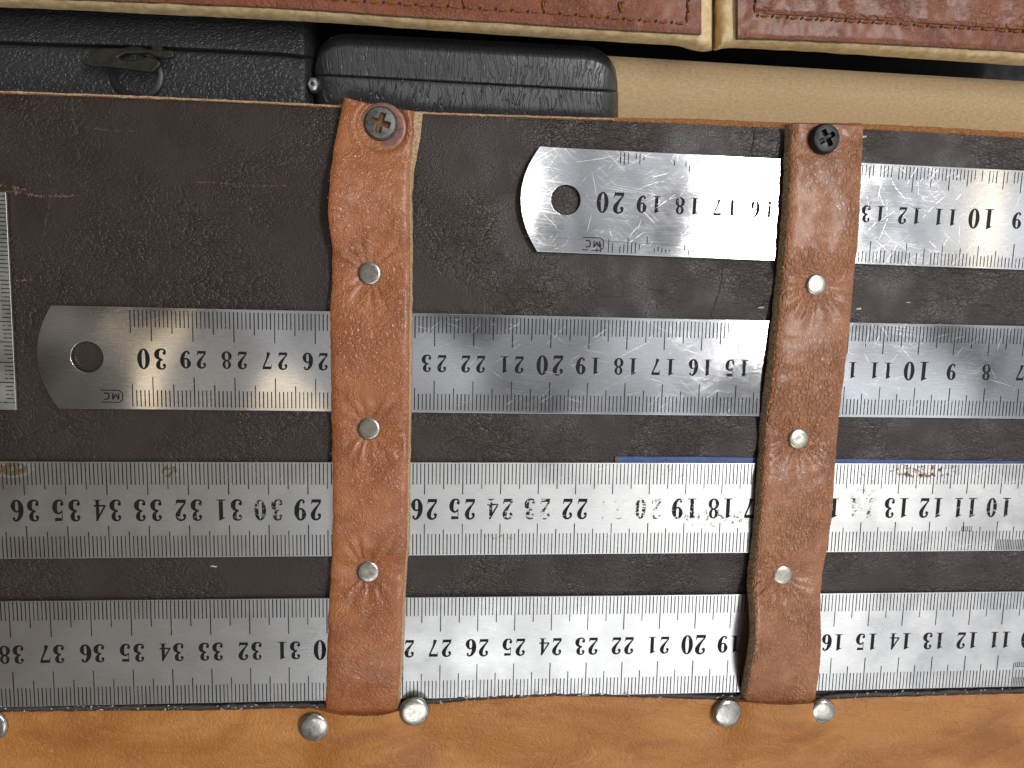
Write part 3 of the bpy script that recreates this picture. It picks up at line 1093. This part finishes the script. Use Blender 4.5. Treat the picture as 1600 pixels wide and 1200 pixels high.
def finish_blade(vs, fs, loops, mat, parent, bevel=0.014):
    n = len(vs)
    vs = list(vs) + [(x, y, z - TH) for x, y, z in vs]
    allf = list(fs) + [tuple(n + k for k in reversed(f)) for f in fs]
    for lp in loops:
        m = len(lp)
        for k in range(m):
            a, b = lp[k], lp[(k + 1) % m]
            allf.append((a, n + a, n + b, b))
    me = mesh('blade', vs, allf, sharp=None)
    bm = bmesh.new()
    bm.from_mesh(me)
    bmesh.ops.recalc_face_normals(bm, faces=bm.faces)
    uv = bm.loops.layers.uv.new('UVMap')
    for fc in bm.faces:
        for l in fc.loops:
            l[uv].uv = (l.vert.co.x, l.vert.co.y)
    bm.to_mesh(me)
    bm.free()
    me.set_sharp_from_angle(angle=math.radians(35))
    o = link('blade', me, parent, [mat], True)
    b = o.modifiers.new('bevel', 'BEVEL')
    b.width = bevel * CM
    b.segments = 2
    b.limit_method = 'ANGLE'
    b.harden_normals = True
    return o


def ticks(w, n0, n1, zf, gap, lens, wid, keep=None, half=None, side_gain=(1, 1)):
    """millimetre lines along both edges; lens = (mm, 5 mm, cm)"""
    parts = []
    k0, k1 = int(round(n0 * 10)), int(round(n1 * 10))
    for side in (1, -1):
        for k in range(k0, k1 + 1):
            l = lens[2] if k % 10 == 0 else lens[1] if k % 5 == 0 else lens[0]
            a, b = 0.0, 1.0
            if keep:
                kk = keep(k, side)
                if kk is None:
                    continue
                a, b = kk
            x = -k / 10.0
            y0 = w / 2 - gap
            ya, yb = y0 - l * a, y0 - l * b
            wd = wid * random.uniform(0.85, 1.12)
            parts.append(([(x - wd / 2, side * ya, zf(x, side * ya) + 0.0016), (x + wd / 2, side * ya, zf(x, side * ya) + 0.0016),
                           (x + wd / 2, side * yb, zf(x, side * yb) + 0.0016), (x - wd / 2, side * yb, zf(x, side * yb) + 0.0016)], [(0, 1, 2, 3) if side < 0 else (3, 2, 1, 0)]))
            if half and side == -1 and half[0] <= k / 10 < half[1]:
                x -= 0.05
                yb = y0 - lens[0] * 0.55
                parts.append(([(x - wd / 2, side * ya, zf(x, side * ya) + 0.0016), (x + wd / 2, side * ya, zf(x, side * ya) + 0.0016),
                               (x + wd / 2, side * yb, zf(x, side * yb) + 0.0016), (x - wd / 2, side * yb, zf(x, side * yb) + 0.0016)], [(0, 1, 2, 3)]))
    return join(parts)


def scratches(w, xa, xb, zf, n, seed, ang=(0.2, 1.4), ln=(0.2, 1.6), wid=(0.002, 0.0055), hole=None):
    rnd = random.Random(seed)
    parts = []
    for k in range(n):
        cx = rnd.uniform(xa, xb)
        cy = rnd.uniform(-w / 2, w / 2)
        a = rnd.uniform(*ang) * rnd.choice((1, 1, -1))
        l = rnd.uniform(*ln) * rnd.uniform(0.4, 1)
        cur = rnd.uniform(-0.12, 0.12)
        pts = []
        for i in range(9):
            t = i / 8 - 0.5
            x = cx + math.cos(a + cur * t) * l * t
            y = cy + math.sin(a + cur * t) * l * t
            if abs(y) < w / 2 - 0.03 and x > xa and not (hole and math.hypot(x - hole[0], y - hole[1]) < hole[2]):
                pts.append((x, y))
        if len(pts) < 4:
            continue
        parts.append(ribbon('s', pts, rnd.uniform(*wid), lambda x, y: zf(x, y) + 0.0032 + k * 2e-6, None, None, 0.35, seed=seed + k))
    return join(parts)


def mark_mc(cx, cy, s, zf, parent, inkm, wear):
    """maker's badge: MC in a six-sided frame, upside down"""
    P = []
    hexa = [(-.5, 0), (-.36, .27), (.36, .27), (.5, 0), (.36, -.27), (-.36, -.27)]
    hexa = [(-.55, .18), (-.38, .30), (.50, .30), (.50, -.30), (-.38, -.30), (-.55, -.18)]
    for k in (0, 1, 3, 4, 5):
        a, b = hexa[k], hexa[(k + 1) % 6]
        P.append(line(*a, *b, .045))
    for a, b in (((-.02, -.16), (-.02, .16)), ((-.02, .16), (.12, -.10)), ((.12, -.10), (.26, .16)), ((.26, .16), (.26, -.16))):
        P.append(line(a[0] - .34, a[1], b[0] - .34, b[1], .06))
    for a, b in (((-.14, .16), (-.34, .14)), ((-.34, .14), (-.38, -.02)), ((-.38, -.02), (-.33, -.15)), ((-.33, -.15), (-.14, -.16))):
        P.append(line(a[0] + .48, a[1], b[0] + .48, b[1], .06))
    parts = [([(cx + x * s, cy + y * s, zf(cx - x * s, cy - y * s) + 0.0020 + 0.0004 * i) for x, y in v], f) for i, (v, f) in enumerate(P)]
    # MC read upside down: turn about the badge centre
    parts = [([(2 * cx - x, 2 * cy - y, z) for x, y, z in v], f) for v, f in parts]
    v, f = join(parts)
    me = mesh('maker_badge', v, f, smooth=False)
    o = link('maker_badge', me, parent, [inkm], True)
    o.color = (wear, 0, 0, 1)
    return o


def ruler(spec):
    x0, y0, ang, w = spec['pose']
    R = root('steel_ruler', (x0, y0, 0), spec['label'], 'ruler', 'steel rulers held by the straps', ang)
    zf = spec['zf']
    if 'hole' in spec:
        inv = Matrix.Rotation(-ang, 2)
        loc = lambda px, py: inv @ (U(px, py, 0).xy - Vector((x0, y0)))
        ct, cb, ca, hc = (loc(*spec[k]) for k in ('corner_t', 'corner_b', 'arc', 'hole'))
        vs, fs, lo = blade_holed(ct.x, cb.x, ca.x, (hc.x, hc.y), spec['hole_r'], 0.0, w, zf, spec.get('nx', 90))
    else:
        vs, fs, lo = blade_plain(spec['x_left'], 0.0, w, zf, 160)
    finish_blade(vs, fs, lo, spec['steel'], R)
    v, f = ticks(w, 0.0, spec['ticks_to'], zf, spec['gap'], spec['lens'], spec['tw'], spec.get('keep'), spec.get('half'))
    g = props(link('graduation_marks', mesh('graduation_marks', v, f, smooth=False), R, [spec['tick_ink']], True), kind='stuff')
    g.color = (spec.get('tick_wear', 0), 0, 0, 1)
    for n in spec['numbers']:
        big = n % 10 == 0
        h = spec['h_big'] if big else spec['h']
        me = number_mesh(str(n), h, spec['adv'] * (1.08 if big else 1.0), spec['wsc'], n, zf)
        o = link('numeral', me, R, [spec['ink']], True)
        o.location = (-n * CM, 0, 0)
        o.color = (spec['wear'].get(n, spec['wear0']), 0, 0, 1)
    sc = spec.get('scratches')
    if sc:
        v, f = join([scratches(w, *a, hole=(hc.x, hc.y, spec['hole_r'] + 0.05) if 'hole' in spec else None, **k) for a, k in sc])
        props(link('scratch_lines', mesh('scratch_lines', v, f, smooth=False), R, [M['scratch']], True), kind='stuff')
    return R, zf


z1 = lambda x, y: 0.020 * math.sin((x + 1.0) * 0.55) * 0.5 + 0.010 * math.sin(x * 1.3 + 0.5) * 0.5 + 0.10 * max(0.0, min(1.2, (-20.75 - x) / 1.45)) ** 2
z2 = lambda x, y: 0.010 * math.sin(x * 0.42 + 0.6) + 0.0060 * math.sin(x * 1.35 + y * 0.9) + 0.0035 * math.sin(x * 2.3 + 1.0 - y * 1.6)
z3 = lambda x, y: 0.006 * math.sin(x * 0.33)
z4 = lambda x, y: 0.006 * math.sin(x * 0.28 + 1.0)

ink_a = ink('black ruler print', 1.0, 0.0, -0.17)
ink_b = ink('worn black ruler print', 1.0, 3.0)

rnd1 = random.Random(21)


def keep1(k, side):
    """most of the short ruler's lines are rubbed away"""
    x = k / 10
    if x > 20.3:
        return None
    if x > 19.2:
        p = 0.70 if side == -1 else (0.85 if x < 19.9 and x > 19.2 else 0.0)
        if side == 1 and x > 19.95:
            return None
        return (0.0, rnd1.uniform(0.35, 0.9)) if rnd1.random() < p else None
    if x > 16.8:
        p = 0.25 + (0.45 if side == -1 and x > 18.3 else 0.0)
        if rnd1.random() < p:
            a = rnd1.uniform(0.0, 0.5)
            return (a, a + rnd1.uniform(0.1, 0.4))
        return None
    if x > 14.6:
        if rnd1.random() < 0.85:
            a = rnd1.uniform(0.0, 0.15)
            return (a, rnd1.uniform(0.6, 1.0))
        return None
    return (0.0, rnd1.uniform(0.75, 1.0)) if rnd1.random() < 0.93 else None


SP = []
ruler(dict(pose=(24.0806, 1.70072, -0.0232836, 2.60258), label='short steel ruler topmost under the straps, heavily scratched, with a hanging hole',
           zf=z1, steel=steel('scratched short ruler steel', 0.115, 0.2, 0.7, tint=(0.64, 0.645, 0.66), seed=2.0, grain=0.12), ticks_to=20.3, gap=0.05, lens=(0.34, 0.50, 0.66), tw=0.024,
           keep=keep1, tick_ink=ink_b, tick_wear=0.30, ink=ink_b, wear0=0.28, wear={16: 0.40, 15: 0.6, 17: 0.12, 18: 0.22, 19: 0.38, 20: 0.36}, numbers=range(8, 21), h=0.43, h_big=0.53, adv=0.385, wsc=1.0,
           corner_t=(843, 228.5), corner_b=(838.5, 394), arc=(812.5, 311), hole=(884, 312.5), hole_r=0.375, ny=0.0,
           scratches=[((-22, -15.5, z1, 70, 5), dict(ln=(0.1, 1.1))), ((-14, -7, z1, 90, 6), dict(wid=(0.003, 0.008), ang=(0.5, 1.5), ln=(0.1, 1.0)))]))
R1 = bpy.data.objects['steel_ruler']
mark_mc(-20.42, -1.05, 0.52, z1, R1, ink_b, 0.42)
v, f = ribbon('scribe', [(-22.3 + 0.35 * i, -0.92 - 0.007 * i, 0) for i in range(26)], 0.012, lambda x, y: z1(x, y) + 0.004, None, None, 0.3, seed=4)
link('scribed_line', mesh('scribed_line', v, f, smooth=False), R1, [M['scribe']], True)

R2, _ = ruler(dict(pose=(22.603, -2.28067, -0.0139878, 2.56265), label='mirror bright steel ruler second from the top with a hanging hole beside 30',
           zf=z2, steel=steel('bright ruler steel', 0.085, 0.2, 0.6, tint=(0.62, 0.625, 0.635), seed=11.0, grain=0.14), ticks_to=30.5, gap=0.075, lens=(0.42, 0.57, 0.76), tw=0.026,
           tick_ink=ink_a, tick_wear=0.10, ink=ink_a, wear0=0.0, wear={14: 0.3, 8: 0.25, 9: 0.3, 10: 0.25}, numbers=range(6, 31), h=0.44, h_big=0.52, adv=0.385, wsc=1.0,
           corner_t=(79.3, 475), corner_b=(91, 639.4), arc=(57.5, 555), hole=(136, 558), hole_r=0.385, nx=120,
           scratches=[((-24, -15, z2, 60, 15), dict(ang=(0.1, 0.9), ln=(0.1, 1.0))), ((-12, -5, z2, 60, 16), dict(ln=(0.1, 0.9))), ((-32, -25, z2, 40, 17), dict(ln=(0.1, 0.6)))]))
mark_mc(-31.02, -0.95, 0.50, z2, R2, ink_a, 0.1)

RUST, OLIVE = (0.20, 0.085, 0.030), (0.115, 0.080, 0.035)
st3 = [(-36.3, 1.08, 0.62, 0.26, OLIVE, 0.30, 0.48), (-32.45, 1.02, 0.28, 0.24, OLIVE, 0.44, 0.56),
       (-12.3, 1.06, 1.35, 0.26, RUST, 0.49, 0.60), (-19.4, 1.0, 1.0, 0.28, RUST, 0.58, 0.68), (-18.2, -0.25, 1.3, 0.32, RUST, 0.53, 0.64),
       (-14.0, 0.4, 0.5, 0.8, (0.52, 0.50, 0.44), 0.52, 0.64), (-24.0, -0.75, 0.5, 0.18, OLIVE, 0.55, 0.66), (-9.6, 0.6, 1.2, 0.5, (0.6, 0.6, 0.56), 0.54, 0.64)]
R3, _ = ruler(dict(pose=(25.3338, -6.08437, -0.0103851, 2.52086), label='dull steel ruler with rust spots and chipped numbers, third from the top',
           zf=z3, steel=steel('dull stained ruler steel', 0.36, 0.5, 0.45, st3, (0.58, 0.575, 0.56), 5.0), x_left=-51.5, ticks_to=50.0, gap=0.03, lens=(0.56, 0.68, 0.83), tw=0.026,
           tick_ink=ink_b, tick_wear=0.12, ink=ink_b, wear0=0.32,
           wear={20: 0.70, 21: 0.84, 30: 0.64, 31: 0.50, 19: 0.56, 23: 0.66, 24: 0.55, 32: 0.45, 36: 0.2, 35: 0.3, 34: 0.2, 14: 0.75, 11: 0.3, 10: 0.4, 12: 0.1, 13: 0.1, 25: 0.45, 26: 0.35},
           numbers=range(9, 38), h=0.56, h_big=0.56, adv=0.40, wsc=0.92, half=(0.0, 10.0),
           scratches=[((-36, -26, z3, 60, 25), dict(ln=(0.1, 0.8))), ((-25, -16, z3, 80, 26), dict(ln=(0.1, 0.7), ang=(0.0, 0.5))), ((-14, -8, z3, 60, 27), dict(ang=(0.2, 0.8), wid=(0.004, 0.011)))]))
R4, _ = ruler(dict(pose=(26.7402, -10.0443, -0.0136288, 2.87612), label='clean brushed steel ruler lowest of the four, along the tan band',
           zf=z4, steel=steel('brushed ruler steel', 0.33, 0.6, 0.30, (), (0.62, 0.615, 0.605), 8.0), x_left=-51.5, ticks_to=50.0, gap=0.02, lens=(0.50, 0.70, 0.95), tw=0.026,
           tick_ink=ink_a, tick_wear=0.0, ink=ink_a, wear0=0.0, wear={21: 0.25, 26: 0.3, 30: 0.15},
           numbers=range(10, 40), h=0.49, h_big=0.565, adv=0.35, wsc=1.0, half=(0.0, 10.5),
           scratches=[((-40, -29, z4, 45, 35), dict(ln=(0.1, 0.9))), ((-29, -19, z4, 40, 36), dict(ln=(0.05, 0.5))), ((-17, -9, z4, 60, 37), dict(ln=(0.1, 0.9)))]))
# the small unit letters near the fine division of the two long rulers
for RR, xx, yy, zz in ((R3, -10.75, -0.53, z3), (R4, -10.15, -0.68, z4)):
    P = []
    for j in (0, 1):
        for i in range(3):
            P.append(line(j * .17 + i * .06, 0, j * .17 + i * .06, .14, .018))
        P.append(line(j * .17, .14, j * .17 + .12, .14, .018))
    v, f = join([([(xx - x, yy - y, zz(xx, yy) + 0.0016 + 0.0003 * i) for x, y in a], b) for i, (a, b) in enumerate(P)])
    o = link('unit_letters', mesh('unit_letters', v, f, smooth=False), RR, [ink_a], True)
    o.color = (0.2, 0, 0, 1)

# upright rule cut by the left edge of the picture
UR = root('steel_rule', (U(-60, 480, 0).x, U(-60, 480, 0).y, 0), 'upright steel rule lying at the left edge beside the holed end of a ruler', 'ruler', None, 0)
a, b = U(9, 300, 0), U(25.5, 641, 0)
d = (a - b).normalized()
ux = Vector((-d.y, d.x, 0))          # points to the left
ur_ang = math.atan2(d.y, d.x)
UR.location = (b * CM)
UR.rotation_euler = (0, 0, ur_ang)
zu = lambda x, y: 0.0
Lr = (a - b).length
vs, fs, lo = blade_plain(0.0, Lr, 2.6, zu, 40)
vs = [(x, y + 1.3, z) for x, y, z in vs]
finish_blade(vs, fs, lo, steel('upright rule steel', 0.40, 0.5, 0.15, (), (0.44, 0.44, 0.42), 17.0), UR)
P = []
k = 0
x = 0.19
while x < Lr - 0.03:
    l = 0.62 if k % 10 == 0 else 0.42 if k % 5 == 0 else 0.22
    y0_ = 0.02 if k > 5 or k % 5 == 0 else 0.05
    P.append(([(x - .012, y0_, .0016), (x + .012, y0_, .0016), (x + .012, l, .0016), (x - .012, l, .0016)], [(0, 1, 2, 3)]))
    x += 0.1
    k += 1
v, f = join(P)
props(link('graduation_marks', mesh('graduation_marks', v, f, smooth=False), UR, [ink_a], True), kind='stuff')

# thin blue strip peeping out along the rusty ruler
bs = []
pa, pb = [U(962, 713.5, PZ + 0.02), U(1100, 714, PZ + 0.02), U(1330, 717.5, PZ + 0.02), U(1700, 722, PZ + 0.02)], None
low = [U(1700, 742, PZ + 0.02), U(964, 731, PZ + 0.02)]
bl = prism('blue_strip', [(p.x, p.y) for p in pa] + [(p.x, p.y) for p in low], PZ - 0.012, PZ + 0.018, None, [M['blue']])
props(bl, 'thin blue painted strip half hidden under the rusty ruler', 'strip')
BS = bl
cap = prism('worn_end', [(p.x, p.y) for p in (U(960.5, 712.8, PZ), U(966, 712.8, PZ), U(966, 730, PZ), U(961.5, 730, PZ))], PZ - 0.013, PZ + 0.021, None, [M['rust']])
cap.parent = BS

# ------------------------------------------------------------------ black moulded case, left behind the holder
ZA = -0.70
seamA = [(-300, 54), (0, 67), (250, 76), (430, 85), (492, 91)]
CA = root('tool_case', (U(200, 100, 0).x, U(200, 100, 0).y, TABLE), 'pebbled black plastic case with an olive latch at the upper left', 'case', 'black cases behind the holder')


def caseA_body(u, v):
    px = -300 + u * 789
    ys = smooth_tab(seamA, px) + 1.2
    py = ys + (300 - ys) * v
    z = ZA - 0.12 * math.exp(-(py - ys) / 2.0)
    z -= 0.35 * sstep(470, 489, px) ** 2
    z -= 0.05 * sstep(14, 20, py - ys + 2 * nz(px * 0.02, 1)) * 0 
    q = U(px, py, z)
    return (q.x, q.y, z)


def caseA_lid(u, v):
    px = -300 + u * 787
    ys = smooth_tab(seamA, px) - 0.8
    py = ys + (-40 - ys) * v
    z = ZA + 0.10 - 0.15 * math.exp(-(ys - py) / 2.5) - 0.006 * (ys - py)
    z -= 0.35 * sstep(468, 487, px) ** 2
    q = U(px, py, z)
    return (q.x, q.y, z)


sheet('case_body', caseA_body, 160, 60, 0, CA, [M['plastic']], zflat=TABLE)
sheet('case_lid', caseA_lid, 160, 40, 0, CA, [M['plastic']], zflat=TABLE + 0.0)
rp = []
for px in range(-300, 489, 12):
    rp.append((px, smooth_tab(seamA, px) + 2.2))
rl = [U(a_, b_, ZA + 0.012) for a_, b_ in rp] + [U(a_, b_ + 7.5, ZA + 0.012) for a_, b_ in reversed(rp) if a_ < 478]
zl = [(378, 288), (430, 240), (480, 220), (560, 222), (700, 228), (800, 233), (806, 262), (770, 270), (720, 262), (690, 247), (580, 245), (545, 262), (560, 275), (620, 278), (680, 262), (735, 278), (742, 300), (705, 333), (640, 328), (520, 312), (430, 308), (385, 300)]
lt = [U(x / 2.963, y / 2.963, ZA + 0.55) for x, y in zl]
lat = prism('latch', [(p.x, p.y) for p in lt], ZA + 0.42, ZA + 0.55, CA, [M['latch']], 0.03)
lc = U(214, 116, ZA)
lathe('shade_boss', (lc.x, lc.y, ZA), [(0.68, -0.1), (0.66, 0.03), (0.62, 0.06), (0.50, 0.07), (0.47, 0.02), (0.44, -0.06), (0.01, -0.07)], 40, CA, [M['rim']])  # low dark boss standing in for the shaded recess under the latch
lc2 = U(255, 84, ZA)
lathe('hinge_pin', (lc2.x, lc2.y, ZA), [(0.12, -0.2), (0.12, 0.42), (0.01, 0.43)], 16, CA, [M['latch']])

# ------------------------------------------------------------------ rounded black case in the middle
ZB = -0.30
CB = root('rounded_case', (U(730, 120, 0).x, U(730, 120, 0).y, TABLE), 'rounded black case with wood grained shell behind the holder', 'case', 'black cases behind the holder')
B_top = [(492, 50), (960, 74)]
B_seam = [(492, 117), (966, 143)]


def caseB_lid(u, v):
    xl, xr = 492.0, 965.0
    px = xl + (xr - xl) * u
    ys = lerp_tab(B_seam, px) - 0.5
    yt = lerp_tab(B_top, px)
    # rounded corners in plan
    r = 52.0
    cut = 0.0
    for dpx in (px - xl, xr - px):
        if dpx < r:
            cut = max(cut, r - math.sqrt(max(0.0, r * r - (r - dpx) ** 2)))
    yt2 = min(yt + cut, ys - 2)
    py = ys + (yt2 - ys) * v
    e = min(1.0, (ys - py) / max(1, ys - yt2))
    z = ZB + 0.14 * math.sin(e * 1.6) - 0.75 * sstep(0.62, 1.0, e) ** 2 - 0.06 * math.exp(-(ys - py) / 1.4)
    side = min(px - xl, xr - px)
    z -= 0.55 * math.exp(-side / 9.0)
    q = U(px, py, z)
    return (q.x, q.y, z)


def caseB_body(u, v):
    xl, xr = 493.0, 966.0
    px = xl + (xr - xl) * u
    ys = lerp_tab(B_seam, px) + 0.5
    py = ys + 130 * v
    z = ZB + 0.02 - 0.06 * math.exp(-(py - ys) / 1.4) - 0.0064 * (py - ys)
    side = min(px - xl, xr - px)
    z -= 0.55 * math.exp(-side / 9.0)
    q = U(px, py, z)
    return (q.x, q.y, z)


sheet('case_lid', caseB_lid, 160, 60, 0, CB, [M['shell']], zflat=-3.4)
sheet('case_body', caseB_body, 160, 60, 0, CB, [M['shell']], zflat=TABLE)
hp = U(489, 131, ZB - 0.35)
lathe('hinge_plate', (hp.x, hp.y, ZB - 0.50), [(0.14, -0.3), (0.15, 0.10), (0.12, 0.14), (0.01, 0.14)], 6, CB, [M['zinc']], None, 1.3)
lathe('hinge_pin', (hp.x, hp.y, ZB - 0.36), [(0.05, -0.1), (0.05, 0.05), (0.01, 0.06)], 12, CB, [M['latch']])

# ------------------------------------------------------------------ cardboard box on the right
ZC = -1.30
BX = root('cardboard_box', (U(1300, 150, 0).x, U(1300, 150, 0).y, TABLE), 'plain kraft cardboard box behind the holder on the right', 'box')
c_top = [(900, 84), (960, 88), (1600, 127), (2000, 152)]


def box_fn(u, v):
    px = 935 + u * 990
    yt = lerp_tab(c_top, px)
    py = yt + (330 - yt) * v
    z = ZC - 0.05 * math.exp(-(py - yt) / 2.0) + 0.02 * nz(px * 0.004, py * 0.01)
    q = U(px, py, z)
    return (q.x, q.y, z)


sheet('box_side', box_fn, 100, 40, 0, BX, [M['kraft']], zflat=TABLE)


# ------------------------------------------------------------------ stitched leather pouches at the top
def pouch(name, label, edge, xl, xr, corner_side, stitch_line, verts_st, seed, ztop, pocket):
    """cream leather body, brown cover, stitch rows. edge: (px, py) of the body's lower outline"""
    P = root(name, (U((xl + xr) / 2, 0, 0).x, U((xl + xr) / 2, -60, 0).y, TABLE), label, 'pouch', 'stitched leather pouches at the top')
    H = 0.44
    def body(u, v):
        px = xl + (xr - xl) * u
        e = smooth_tab(edge, px) + 0.8 * nz(px * 0.03, seed)
        py = e + (-330 - e) * v
        # rounded shoulder: the side falls away towards the edge
        dy = (e - py)
        side = (xr - px) if corner_side > 0 else (px - xl)
        d = min(dy, side)
        t = max(0.0, min(1.0, d / 17.0))
        z = ztop - 0.06 - H * (1 - math.sqrt(max(0.0, 1 - (1 - t) ** 2.2)))
        z += 0.03 * nz(px * 0.02, py * 0.02, seed) + 0.015 * nz(px * 0.07, py * 0.07, seed)
        # measured outline is that of the widest part, so place by the outline at the low height
        q = U(px, py, ztop - 0.06 - H + (z - (ztop - 0.06 - H)) * 0.55)
        return (q.x, q.y, z)
    sheet('piping_body', body, 220, 90, 0, P, [M['cream']], zflat=ztop - 0.06 - H - 0.10)
    return P


def cover_sheet(P, name, L, xl, xr, z, mat, rag, seed, raw, thick=0.16, ytop=-330, lump=0.02):
    def f(u, v):
        px = xl + (xr - xl) * u
        e = smooth_tab(L, px) + rag * nz(px * 0.04, seed) + 0.5 * rag * nz(px * 0.2, seed + 2)
        py = e + (ytop - e) * v
        zz = z - 0.05 * math.exp(-(e - py) / 4.0) + lump * nz(px * 0.018, py * 0.018, seed) + 0.012 * nz(px * 0.07, py * 0.09, seed)
        q = U(px, py, zz)
        return (q.x, q.y, zz)
    return sheet(name, f, 200, 80, thick, P, [mat, raw], kinds=(1, 1, 1, 1))


ZP = 0.30
edgeL = [(-300, 2), (0, 9), (300, 23), (500, 33), (700, 47), (900, 60), (1000, 66), (1060, 70), (1085, 77), (1100, 79), (1112, 77)]
PL = pouch('leather_pouch', 'reddish brown leather pouch with rows of orange stitching at the top left', edgeL, -300, 1113, 1, None, None, 1.0, ZP, None)
coverL = [(-300, -15), (0, -7), (300, 5), (500, 15), (620, 24), (700, 29), (800, 35), (900, 42), (1000, 48), (1060, 51), (1095, 53)]
cl_ = cover_sheet(PL, 'cover', coverL, -290, 1096, ZP + 0.10, M['pouch'], 0.8, 3.0, M['raw_dark'])
pocketL = [(-300, -36), (400, -10), (540, -1), (700, 9), (850, 19), (1000, 29), (1090, 37)]
edgeR = [(1116, 76), (1121, 77), (1130, 74), (1150, 73), (1300, 81), (1450, 91), (1600, 101), (1900, 121)]
PR = pouch('leather_pouch', 'pebbled brown leather pouch with one stitched pocket at the top right', edgeR, 1116.5, 1900, -1, None, None, 5.0, ZP, None)
coverR = [(1150, 60), (1160, 59), (1250, 62), (1400, 69), (1600, 80), (1900, 98)]
cr_ = cover_sheet(PR, 'cover', coverR, 1153, 1890, ZP + 0.10, M['pouch'], 0.8, 7.0, M['raw_dark'])
pocketR = [(1183, 20), (1300, 27), (1450, 36), (1600, 46), (1900, 66)]
pk = cover_sheet(PR, 'pocket', pocketR, 1182, 1885, ZP + 0.19, M['pocket'], 0.4, 9.0, M['pouch'], 0.14, lump=0.05)

SH = prism('dark_filler', [(-22, 9.6), (28, 8.6), (28, 24), (-22, 24)], TABLE, ZP - 0.06 - 0.44 - 0.12, None, [M['table']])  # added support block, coloured dark so the gap below the pouches looks shaded
props(SH, 'dark shelf block added under the two leather pouches to show a black gap', 'filler')

# one stitch, shared by all
sv, sf = [], []
segs, ns = 7, 6
for i in range(segs):
    t = i / (segs - 1)
    r = 0.030 * math.sin(math.pi * (0.12 + 0.76 * t)) ** 0.6
    for k in range(ns):
        a = 2 * math.pi * k / ns
        sv.append(((t - 0.5) * 0.205, r * math.cos(a), 0.018 * math.sin(math.pi * t) + r * 0.8 * math.sin(a)))
for i in range(segs - 1):
    for k in range(ns):
        sf.append((i * ns + k, i * ns + (k + 1) % ns, (i + 1) * ns + (k + 1) % ns, (i + 1) * ns + k))
sf += [tuple(reversed(range(ns))), tuple((segs - 1) * ns + k for k in range(ns))]
stitch_me = mesh('stitch', sv, sf)
bmx = bmesh.new()
bmx.from_mesh(stitch_me)
bmesh.ops.recalc_face_normals(bmx, faces=bmx.faces)
bmx.to_mesh(stitch_me)
bmx.free()
hv, hf = disc(0, 0, 0.035, 8)
hole_me = mesh('needle_hole', [(x, y, 0) for x, y in hv], hf, smooth=False)


def stitches(P, a, b, z, step, skip=0, zfun=None):
    A, B = U(a[0], a[1], z), U(b[0], b[1], z)
    n = max(1, int(round((B - A).length / step)))
    ang = math.atan2(B.y - A.y, B.x - A.x)
    for i in range(n):
        c = A.lerp(B, (i + 0.5) / n)
        o = link('stitch', stitch_me, P, [M['thread']])
        o.location = (c.x * CM, c.y * CM, (z + 0.01) * CM)
        o.rotation_euler = (0, 0, ang + random.uniform(-0.08, 0.08) + 0.10)
        h = A.lerp(B, i / n)
        o = link('needle_hole', hole_me, P, [M['hole']])
        o.location = (h.x * CM, h.y * CM, (z + 0.014) * CM)


zc = ZP + 0.10
for a, b in zip([(510, -2), (600, 4), (700, 10), (800, 16), (900, 23), (1000, 31)], [(600, 4), (700, 10), (800, 16), (900, 23), (1000, 31), (1075, 37)]):
    stitches(PL, a, b, zc + 0.02, 0.40)
for x, y in ((726, 11), (850, 17), (970, 19)):
    stitches(PL, (x - 2, y - 14), (x, y - 1), zc + 0.02, 0.25)
    stitches(PL, (x + 3, y - 14), (x + 1, y - 1), zc + 0.025, 0.25)
stitches(PL, (1076, 1), (1074, 36), zc + 0.02, 0.33)
for x in (1076,):
    stitches(PL, (1077, -60), (1076, 0), zc + 0.02, 0.33)
pr_st = [(1184, 24), (1300, 31), (1450, 40), (1600, 49.5), (1700, 56)]
for a, b in zip(pr_st, pr_st[1:]):
    stitches(PR, a, b, zc + 0.02, 0.36)
stitches(PR, (1180, -40), (1180, 22), zc + 0.02, 0.36)
